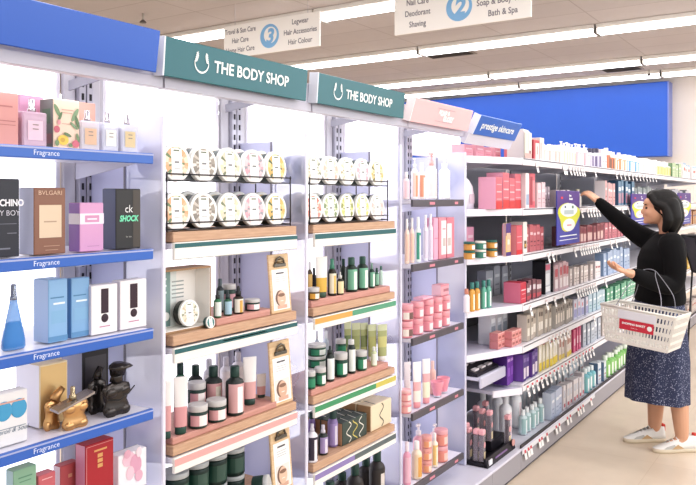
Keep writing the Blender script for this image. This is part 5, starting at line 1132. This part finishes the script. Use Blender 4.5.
headball(.098, 0, -.022, .018, .012, .018, body, SKIN)      # nose tip
headball(.092, 0, -.004, .012, .0085, .024, body, SKIN)     # bridge
headball(.089, 0, -.050, .015, .024, .008, body, SKIN)      # lips base
headball(.078, 0, .03, .022, .045, .03, body, SKIN)         # forehead
for s_ in (-1, 1): headball(.06, s_*.034, -.028, .03, .022, .026, body, SKIN)   # cheeks
for s_ in (-1, 1): headball(-.008, s_*.072, -.008, .016, .008, .03, body, SKIN)  # ears
# neck
limb(body, [HP(-.02, 0, -.05), J(667, 229, .02), J(668, 240, .02)], [.05, .047, .052], SKIN)
# torso core (hidden under clothes)
limb(body, [J(668, 243, .02), J(664, 262, .0), J(661, 285, 0), J(658, 310, 0)], [.07, .09, .085, .1], SKIN)
# legs
hipF = J(657, 325, .08); hipN = J(664, 325, -.08)
AF = J(654.5, 428, .09); AN = J(682, 436, -.10)
limb(body, [hipF, J(655, 372, .08), J(656, 396, .085), AF], [.085, .058, .054, .036], SKIN)
limb(body, [hipN, J(675, 372, -.09), J(678.5, 396, -.095), AN], [.085, .06, .056, .037], SKIN)
limb(body, [AF, AF+Vector((-.02, 0, -.03)), AF+Vector((-.10, .01, -.055))], [.034, .032, .016], SKIN)
limb(body, [AN, AN+Vector((-.02, 0, -.03)), AN+Vector((-.10, -.01, -.055))], [.034, .032, .016], SKIN)
# arms
S2 = J(656, 243, .14); E2 = J(627, 226, .26); W2 = J(600, 203, .37); H2 = J(591, 195, .41)
S1 = J(671, 246, -.13); E1 = J(672, 285, -.19); W1 = J(632, 274, -.27); H1 = J(620, 270, -.285)
limb(body, [S2, E2, W2], [.045, .036, .025], SKIN); limb(body, [S1, E1, W1], [.045, .038, .026], SKIN)
def hand(mb, wrist, d, up, spread, curl, thumb_side):
    """d = pointing direction, up = back of the hand, spread = across the palm towards the thumb"""
    d = d.normalized(); up = (up-d*up.dot(d)).normalized(); sp = d.cross(up).normalized()*thumb_side
    c = wrist+d*.045
    limb(mb, [wrist-d*.01, wrist+d*.012], [.024, .024], SKIN)
    for q in (-1.5, -.5, .5, 1.5): limb(mb, [wrist+sp*q*.011+d*.005, wrist+sp*q*.0175+d*.075], [.0125, .0105], SKIN, n=2)
    for i, (q, L) in enumerate(((1.5, .066), (.5, .074), (-.5, .070), (-1.5, .056))):
        p = wrist+sp*q*.0178+d*.078; pts = [p]; ang = 0; dd = d.copy(); 
        for j, f in enumerate((.45, .32, .23)):
            ang += curl*(.6+.4*j)*(1+.12*i); dd = d*math.cos(ang)-up*math.sin(ang)+sp*q*.06
            p = p+dd.normalized()*L*f; pts.append(p)
        limb(mb, pts, [.0092, .0085, .0078, .0068], SKIN, seg=10, n=3)
    t0 = wrist+sp*.022+d*.022; t1 = t0+(sp*.8+d*.7-up*.3).normalized()*.034; t2 = t1+(sp*.35+d*.9-up*.4).normalized()*.028; t3 = t2+(sp*.1+d*.95-up*.5).normalized()*.022
    limb(mb, [t0, t1, t2, t3], [.0145, .0115, .0095, .0075], SKIN, seg=10, n=3)
hand(body, W2+(H2-W2).normalized()*.01, (H2-W2)+Vector((-.01, .02, .012)), Vector((.35, -.7, .6)), None, .35, 1)
hand(body, W1+(H1-W1).normalized()*.012, (H1-W1)+Vector((0, 0, -.002)), Vector((.1, .15, -1)), None, .28, -1)
bo = fuse(body, .0042, 2, 'body', person, SKIN)
# face details
fc = MB(); 
headball(.0915, 0, -.0445, .0125, .019, .0042, fc, M('b86a62', .5)); headball(.0905, 0, -.0535, .0125, .017, .0048, fc, M('c07068', .5))
part('lips', fc, person)
for s_ in (-1, 1):
    e = MB(); headball(.081, s_*.031, .0, .0095, .0125, .0065, e, M('2a1d1a', .3)); part('eye', e, person)
    e = MB(); headball(.087, s_*.032, .021, .007, .0175, .0034, e, M('2b201c', .7)); part('eyebrow', e, person)
# hair
HAIR = M('0c0908', .62, noise=.25, nscale=40)
hr = MB()
headball(-.016, 0, .026, .092, .084, .092, hr, HAIR)
headball(.03, 0, .072, .055, .066, .042, hr, HAIR)
headball(-.05, 0, -.02, .060, .080, .10, hr, HAIR)
for s_ in (-1, 1):
    limb(hr, [HP(.055, s_*.05, .07), HP(.03, s_*.075, .03), HP(-.022, s_*.08, -.0), HP(-.04, s_*.08, -.07), HP(-.022, s_*.068, -.13)], [.022, .02, .026, .034, .018], HAIR)
    limb(hr, [HP(-.055, s_*.05, .02), HP(-.075, s_*.058, -.06), HP(-.062, s_*.055, -.138)], [.048, .042, .02], HAIR)
limb(hr, [HP(-.07, 0, .02), HP(-.09, 0, -.06), HP(-.078, 0, -.14)], [.052, .044, .022], HAIR)
fuse(hr, .005, 4, 'hair', person, HAIR)
# sweater
KNIT = M('0a090c', 1.0, noise=.35, nscale=90)
sw = MB()
secs = [(-.0, 0, .865, .136, .172), (-.002, 0, .90, .142, .178), (0, 0, .96, .135, .172), (0, 0, 1.06, .128, .168), (.008, 0, 1.13, .130, .175), (.022, .0, 1.19, .118, .18), (.035, .0, 1.235, .09, .165), (.042, .01, 1.262, .07, .11), (.045, .012, 1.278, .058, .07)]
sw.loft([(a, b, c, d, e, 1.0) for a, b, c, d, e in secs], KNIT, 32)
limb(sw, [Vector((.04, .09, 1.225)), S2, (S2+E2)/2+Vector((0, 0, -.012)), E2, (E2*.5+W2*.5)+Vector((0,0,-.004)), W2], [.07, .072, .066, .056, .048, .036], KNIT)
limb(sw, [Vector((.04, -.09, 1.225)), S1, (S1+E1)/2+Vector((.015, -.01, 0)), E1, (E1+W1)/2+Vector((0, 0, -.01)), W1*.9+E1*.1], [.07, .072, .066, .056, .052, .04], KNIT)
fuse(sw, .0065, 5, 'sweater', person, KNIT)
part('neckband', MB().tube([(.045+.054*math.cos(a), .012+.06*math.sin(a), 1.283+.010*math.cos(a)) for a in [2*PI*k/20 for k in range(20)]], .008, M('0e0d10', .9), 8, closed=True), person)
# skirt: flecked navy cloth with soft folds
sm_ = bpy.data.materials.new('flecked_navy_cloth'); sm_.use_nodes = True; nt = sm_.node_tree; b = nt.nodes['Principled BSDF']
tc = nt.nodes.new('ShaderNodeTexCoord'); vo = nt.nodes.new('ShaderNodeTexVoronoi'); vo.inputs['Scale'].default_value = 120
n2 = nt.nodes.new('ShaderNodeTexNoise'); n2.inputs['Scale'].default_value = 70
ad = nt.nodes.new('ShaderNodeMath'); ad.operation = 'ADD'
cr = nt.nodes.new('ShaderNodeValToRGB'); e = cr.color_ramp.elements; e[0].position = .6; e[0].color = lin('a4a9bc')+(1,); e[1].position = .86; e[1].color = lin('343b58')+(1,)
nt.links.new(tc.outputs['Object'], vo.inputs['Vector']); nt.links.new(tc.outputs['Object'], n2.inputs['Vector']); nt.links.new(vo.outputs['Distance'], ad.inputs[0]); nt.links.new(n2.outputs['Fac'], ad.inputs[1])
nt.links.new(ad.outputs[0], cr.inputs[0]); nt.links.new(cr.outputs[0], b.inputs['Base Color']); b.inputs['Roughness'].default_value = .8
sk = MB(); o = 0; seg = 72; rows = 16
zt, zbm = .93, .285
for i in range(rows+1):
    t = i/rows; z_ = zt+(zbm-zt)*t
    cx = -.004-.012*t; rx = .128+.042*min(1, t*1.6)+.012*t; ry = .160+.03*min(1, t*1.8)
    for k in range(seg):
        a = 2*PI*k/seg; f = 1+t*(.035*math.sin(a*9+1.2)+.02*math.sin(a*5+t*2))
        sk.v.append((cx+rx*f*math.cos(a), ry*f*math.sin(a), z_+(.008*math.sin(a*2) if i == rows else 0)))
for i in range(rows):
    for k in range(seg):
        sk.f.append((i*seg+k, (i+1)*seg+k, (i+1)*seg+(k+1) % seg, i*seg+(k+1) % seg)); sk.m.append(sk.mi(sm_)); sk.sm.append(True)
part('skirt', sk, person)
# shoes
def shoe(heel, toe, name_side):
    d = (toe-heel); L = d.length; ang = math.atan2(d.y, d.x)
    r = link('shoe', None, person, (heel.x, heel.y, 0), (0, 0, ang))
    W = M('e9e7e2', .5); 
    sole = MB()
    pr = [(-.0, .030), (.02, .036), (.08, .034), (.14, .038), (.2, .042), (.24, .036), (.262, .02), (.27, .006)]
    k = L/.27
    def ring(z, sc, hfn=None):
        up = [(x*k, w*sc) for x, w in pr]; return [(x, w, z) for x, w in up]+[(x, -w, z) for x, w in reversed(up)]
    def stack(rings, m):
        n = len(rings[0]); mb = MB(); vs = [p for q in rings for p in q]
        fs = [tuple(range(n))[::-1]]+[(i*n+j, i*n+(j+1) % n, (i+1)*n+(j+1) % n, (i+1)*n+j) for i in range(len(rings)-1) for j in range(n)]+[tuple((len(rings)-1)*n+j for j in range(n))]
        return mb.add(vs, fs, m, True)
    part('sole', stack([ring(0, .95), ring(.008, 1.04), ring(.024, 1.04)], M('d8cbb4', .6)), r)
    def prof(x):                        # upper height along the shoe
        t = x/(.27*k); return [.10, .098, .088, .082, .062, .05, .04, .03][min(7, int(t*8))]
    rings = []
    for q in (0, .35, .7, 1.0):
        rg = []
        for (x, w, z) in ring(0, 1):
            t = max(0, min(1, x/(.27*k))); hh = .092 if t < .1 else .092-.01*(t-.1)/.3 if t < .4 else .082-.045*(t-.4)/.4 if t < .8 else .037-.01*(t-.8)/.2
            ws = 1-.25*q-.25*q*q*(1 if t > .4 else .4)
            rg.append((x if t > .02 else x+.004*q, w*ws, .022+(hh-.022)*q))
        rings.append(rg)
    part('upper', stack(rings, W), r)
    part('heel_tab', MB().rbox(-.006, .014, -.016, .016, .06, .105, M('d24a40', .5), .004), r)
    for s_ in (-1, 1):
        part('side_patch', MB().add([(.09*k, s_*.0375, .026), (.17*k, s_*.043, .026), (.13*k, s_*.0365, .05)], [(0, 1, 2)] if s_ < 0 else [(2, 1, 0)], M('c2a27a', .6)).add([(.14*k, s_*.0405, .028), (.22*k, s_*.041, .026), (.20*k, s_*.036, .038), (.15*k, s_*.036, .05)], [(0, 1, 2, 3)] if s_ < 0 else [(3, 2, 1, 0)], M('b9b7b2', .6)), r)
    lc = MB()
    for q in range(4): lc.tube([((.1+.022*q)*k, -.02, .082-.008*q), ((.1+.022*q)*k, 0, .092-.010*q), ((.1+.022*q)*k, .02, .082-.008*q)], .003, M('f4f3f0', .6), 6)
    part('laces', lc, r)
def G(u, v): d = 1125/(v-198); return Vector(((u-348)/F_*d-D0*A0, d-D0, 0))
h1 = G(663.5, 440.5); t1 = h1+Vector((-.255, -.0, 0)); t1.y = h1.y-.02
shoe(h1, t1, 'far'); h2 = G(695, 450.5); t2 = h2+Vector((-.26, .0, 0)); t2.y = h2.y-.025; shoe(h2, t2, 'near')

# ================================================================== SHOPPING BASKET
def local2world(p): return P0+Matrix.Rotation(ROTZ, 3, 'Z') @ p
dL, dR = 4.27, 3.99
BL = Vector(((601-348)/F_*dL-D0*A0, dL-D0, CH-(304-198)*dL/F_)); BR = Vector(((676-348)/F_*dR-D0*A0, dR-D0, CH-(318-198)*dR/F_))
ex = (BR-BL); Lb = ex.length; ex.normalize(); hx = Vector((ex.x, ex.y, 0)).normalized(); ey = Vector((-hx.y, hx.x, 0)); ez = ex.cross(ey).normalized()
Wb = .23; Hb = .20
R3 = Matrix.Rotation(ROTZ, 3, 'Z')
ctr = BL+ex*Lb/2+ey*Wb/2-ez*Hb
wm = Matrix.Identity(4)
for i, e_ in enumerate((ex, ey, ez)):
    q = R3 @ e_
    for j in range(3): wm[j][i] = q[j]
wc = local2world(ctr)
for j in range(3): wm[j][3] = wc[j]
bk = link('shopping_basket', None); bk.matrix_world = wm; tag(bk, 'off-white slotted plastic shopping basket with red label hanging from the shopper forearm', 'basket')
BW = M('e4e1da', .4)
tp = .035
def wall(a, b, a2, b2, nrm):      # a,b top corners ; a2,b2 bottom corners -> slotted wall
    mb = MB(); a, b, a2, b2 = map(Vector, (a, b, a2, b2)); th = .0035
    nrm = Vector(nrm)*th
    def q(s0, s1, t0, t1):
        P = [a.lerp(b, s0).lerp(a2.lerp(b2, s0), t0), a.lerp(b, s1).lerp(a2.lerp(b2, s1), t0), a.lerp(b, s1).lerp(a2.lerp(b2, s1), t1), a.lerp(b, s0).lerp(a2.lerp(b2, s0), t1)]
        vs = P+[p+nrm for p in P]; mb.add(vs, [(0,1,2,3),(7,6,5,4),(0,4,5,1),(1,5,6,2),(2,6,7,3),(3,7,4,0)], BW)
    rows = [(.08, .24), (.32, .48), (.56, .72), (.80, .92)]
    hb = [(0, .08), (.24, .32), (.48, .56), (.72, .80), (.92, 1)]
    for t0, t1 in hb: q(0, 1, t0, t1)
    n = max(5, int((b-a).length/.0195))
    for t0, t1 in rows:
        for k in range(n+1):
            s0 = max(0, (k-.2)/n); s1 = min(1, (k+.2)/n); q(s0, s1, t0, t1)
    return mb
l, w = Lb/2, Wb/2
tc_ = [(-l, -w, Hb), (l, -w, Hb), (l, w, Hb), (-l, w, Hb)]; bc_ = [(-l+tp, -w+tp*.6, 0), (l-tp, -w+tp*.6, 0), (l-tp, w-tp*.6, 0), (-l+tp, w-tp*.6, 0)]
nn = [(0, -1, 0), (1, 0, 0), (0, 1, 0), (-1, 0, 0)]
for k in range(4): part('side_wall', wall(tc_[k], tc_[(k+1) % 4], bc_[k], bc_[(k+1) % 4], nn[k]), bk)
part('floor_tray', MB().rbox(-l+tp, l-tp, -w+tp*.6, w-tp*.6, -.004, .002, BW, .002), bk)
part('rim', MB().tube([(-l, -w, Hb), (l, -w, Hb), (l, w, Hb), (-l, w, Hb)], .0075, BW, 8, closed=True), bk)
sl = math.atan2(tp*.6, Hb)
lb_ = link('label_plate', MB().rbox(-.095, .095, -.003, .0, -.058, 0, M('c9384a', .4), .001).mesh('label_plate'), bk, (-.0, -w+tp*.6*.30-.004, Hb*.70), (sl, 0, 0))
lt = MB().rbox(-.105, .105, -.002, .001, .002, .05, M('dfe0e6', .4), .001); link('blank_plate', lt.mesh('blank_plate'), bk, (-.0, -w+tp*.6*.30-.004, Hb*.70), (sl, 0, 0))
letters('SHOPPING BASKET', .016, ink, lb_, (-.015, -.0034, -.022), bold=.0007, sx=.95); letters('thank you', .009, ink, lb_, (-.01, -.0034, -.042))
link('label_emblem', MB().ball((0, 0, 0), (.014, .0008, .014), ink).mesh('label_emblem'), lb_, (.074, -.0034, -.028))
# wire handles over the forearm
iwm = wm.inverted()
top = iwm @ local2world((E1*.45+W1*.55)+Vector((0, 0, .052)))
for sy in (-1, 1):
    y0 = sy*(w)
    pts = [(-.125, y0, Hb), (-.1, y0*.8+top.y*.2, Hb*.6+top.z*.4), (top.x-.05, y0*.3+top.y*.7, top.z*.86+Hb*.14), (top.x-.025, top.y, top.z), (top.x+.025, top.y, top.z), (top.x+.06, y0*.3+top.y*.7, top.z*.86+Hb*.14), (.105, y0*.8+top.y*.2, Hb*.6+top.z*.4), (.125, y0, Hb)]
    p_, r_ = interp(pts, [.0032]*len(pts), 5)
    part('handle', MB().tube(p_, .0024, M('94949c', .35, .4), 8), bk)

# ================================================================== CAMERA, LIGHT, WORLD
cam = bpy.data.cameras.new('camera'); co = bpy.data.objects.new('camera', cam); COL.objects.link(co)
co.location = (0, 0, CH); co.rotation_euler = (PI/2, 0, TH-PI/2)
cam.sensor_width = 36; cam.lens = 36*F_/696; cam.shift_y = -(242.5-198)/696; cam.clip_end = 100; cam.clip_start = .05
scene.camera = co
w_ = bpy.data.worlds.new('world'); scene.world = w_; w_.use_nodes = True
w_.node_tree.nodes['Background'].inputs[0].default_value = (.97, .98, 1.0, 1); w_.node_tree.nodes['Background'].inputs[1].default_value = 1.0
def area(name, loc, sx, sy, e, col=(1, .985, 1), rot=(0, 0, 0)):
    l = bpy.data.lights.new(name, 'AREA'); l.shape = 'RECTANGLE'; l.size = sx; l.size_y = sy; l.energy = e; l.color = col
    o = bpy.data.objects.new(name, l); COL.objects.link(o); o.location = loc; o.rotation_euler = rot; return o
for x in (-.5, 2.0, 4.4, 6.9, 9.3, 11.8): area('ceiling_strip_lamp', (x, 3, H-.12), .3, 12, 95)
for i in range(4): area('bay_fill_light', ((DX[i]+DX[i+1])/2, 1.63, 1.79), .5, .04, .3, (.93, .94, 1), (math.radians(25), 0, 0))  # added fill under each header beam to brighten the bays, no visible fitting
area('aisle_fill_light', (5.5, -2.4, 2.3), 9, 1.4, 95, (.97, .98, 1), (math.radians(78), 0, 0))  # added unseen fill from across the aisle, brightens the lower shelves
scene.view_settings.view_transform = 'Standard'; scene.view_settings.look = 'Medium High Contrast'; scene.view_settings.exposure = 0.12
scene.cycles.max_bounces = 8; scene.cycles.transparent_max_bounces = 12; scene.cycles.use_denoising = True
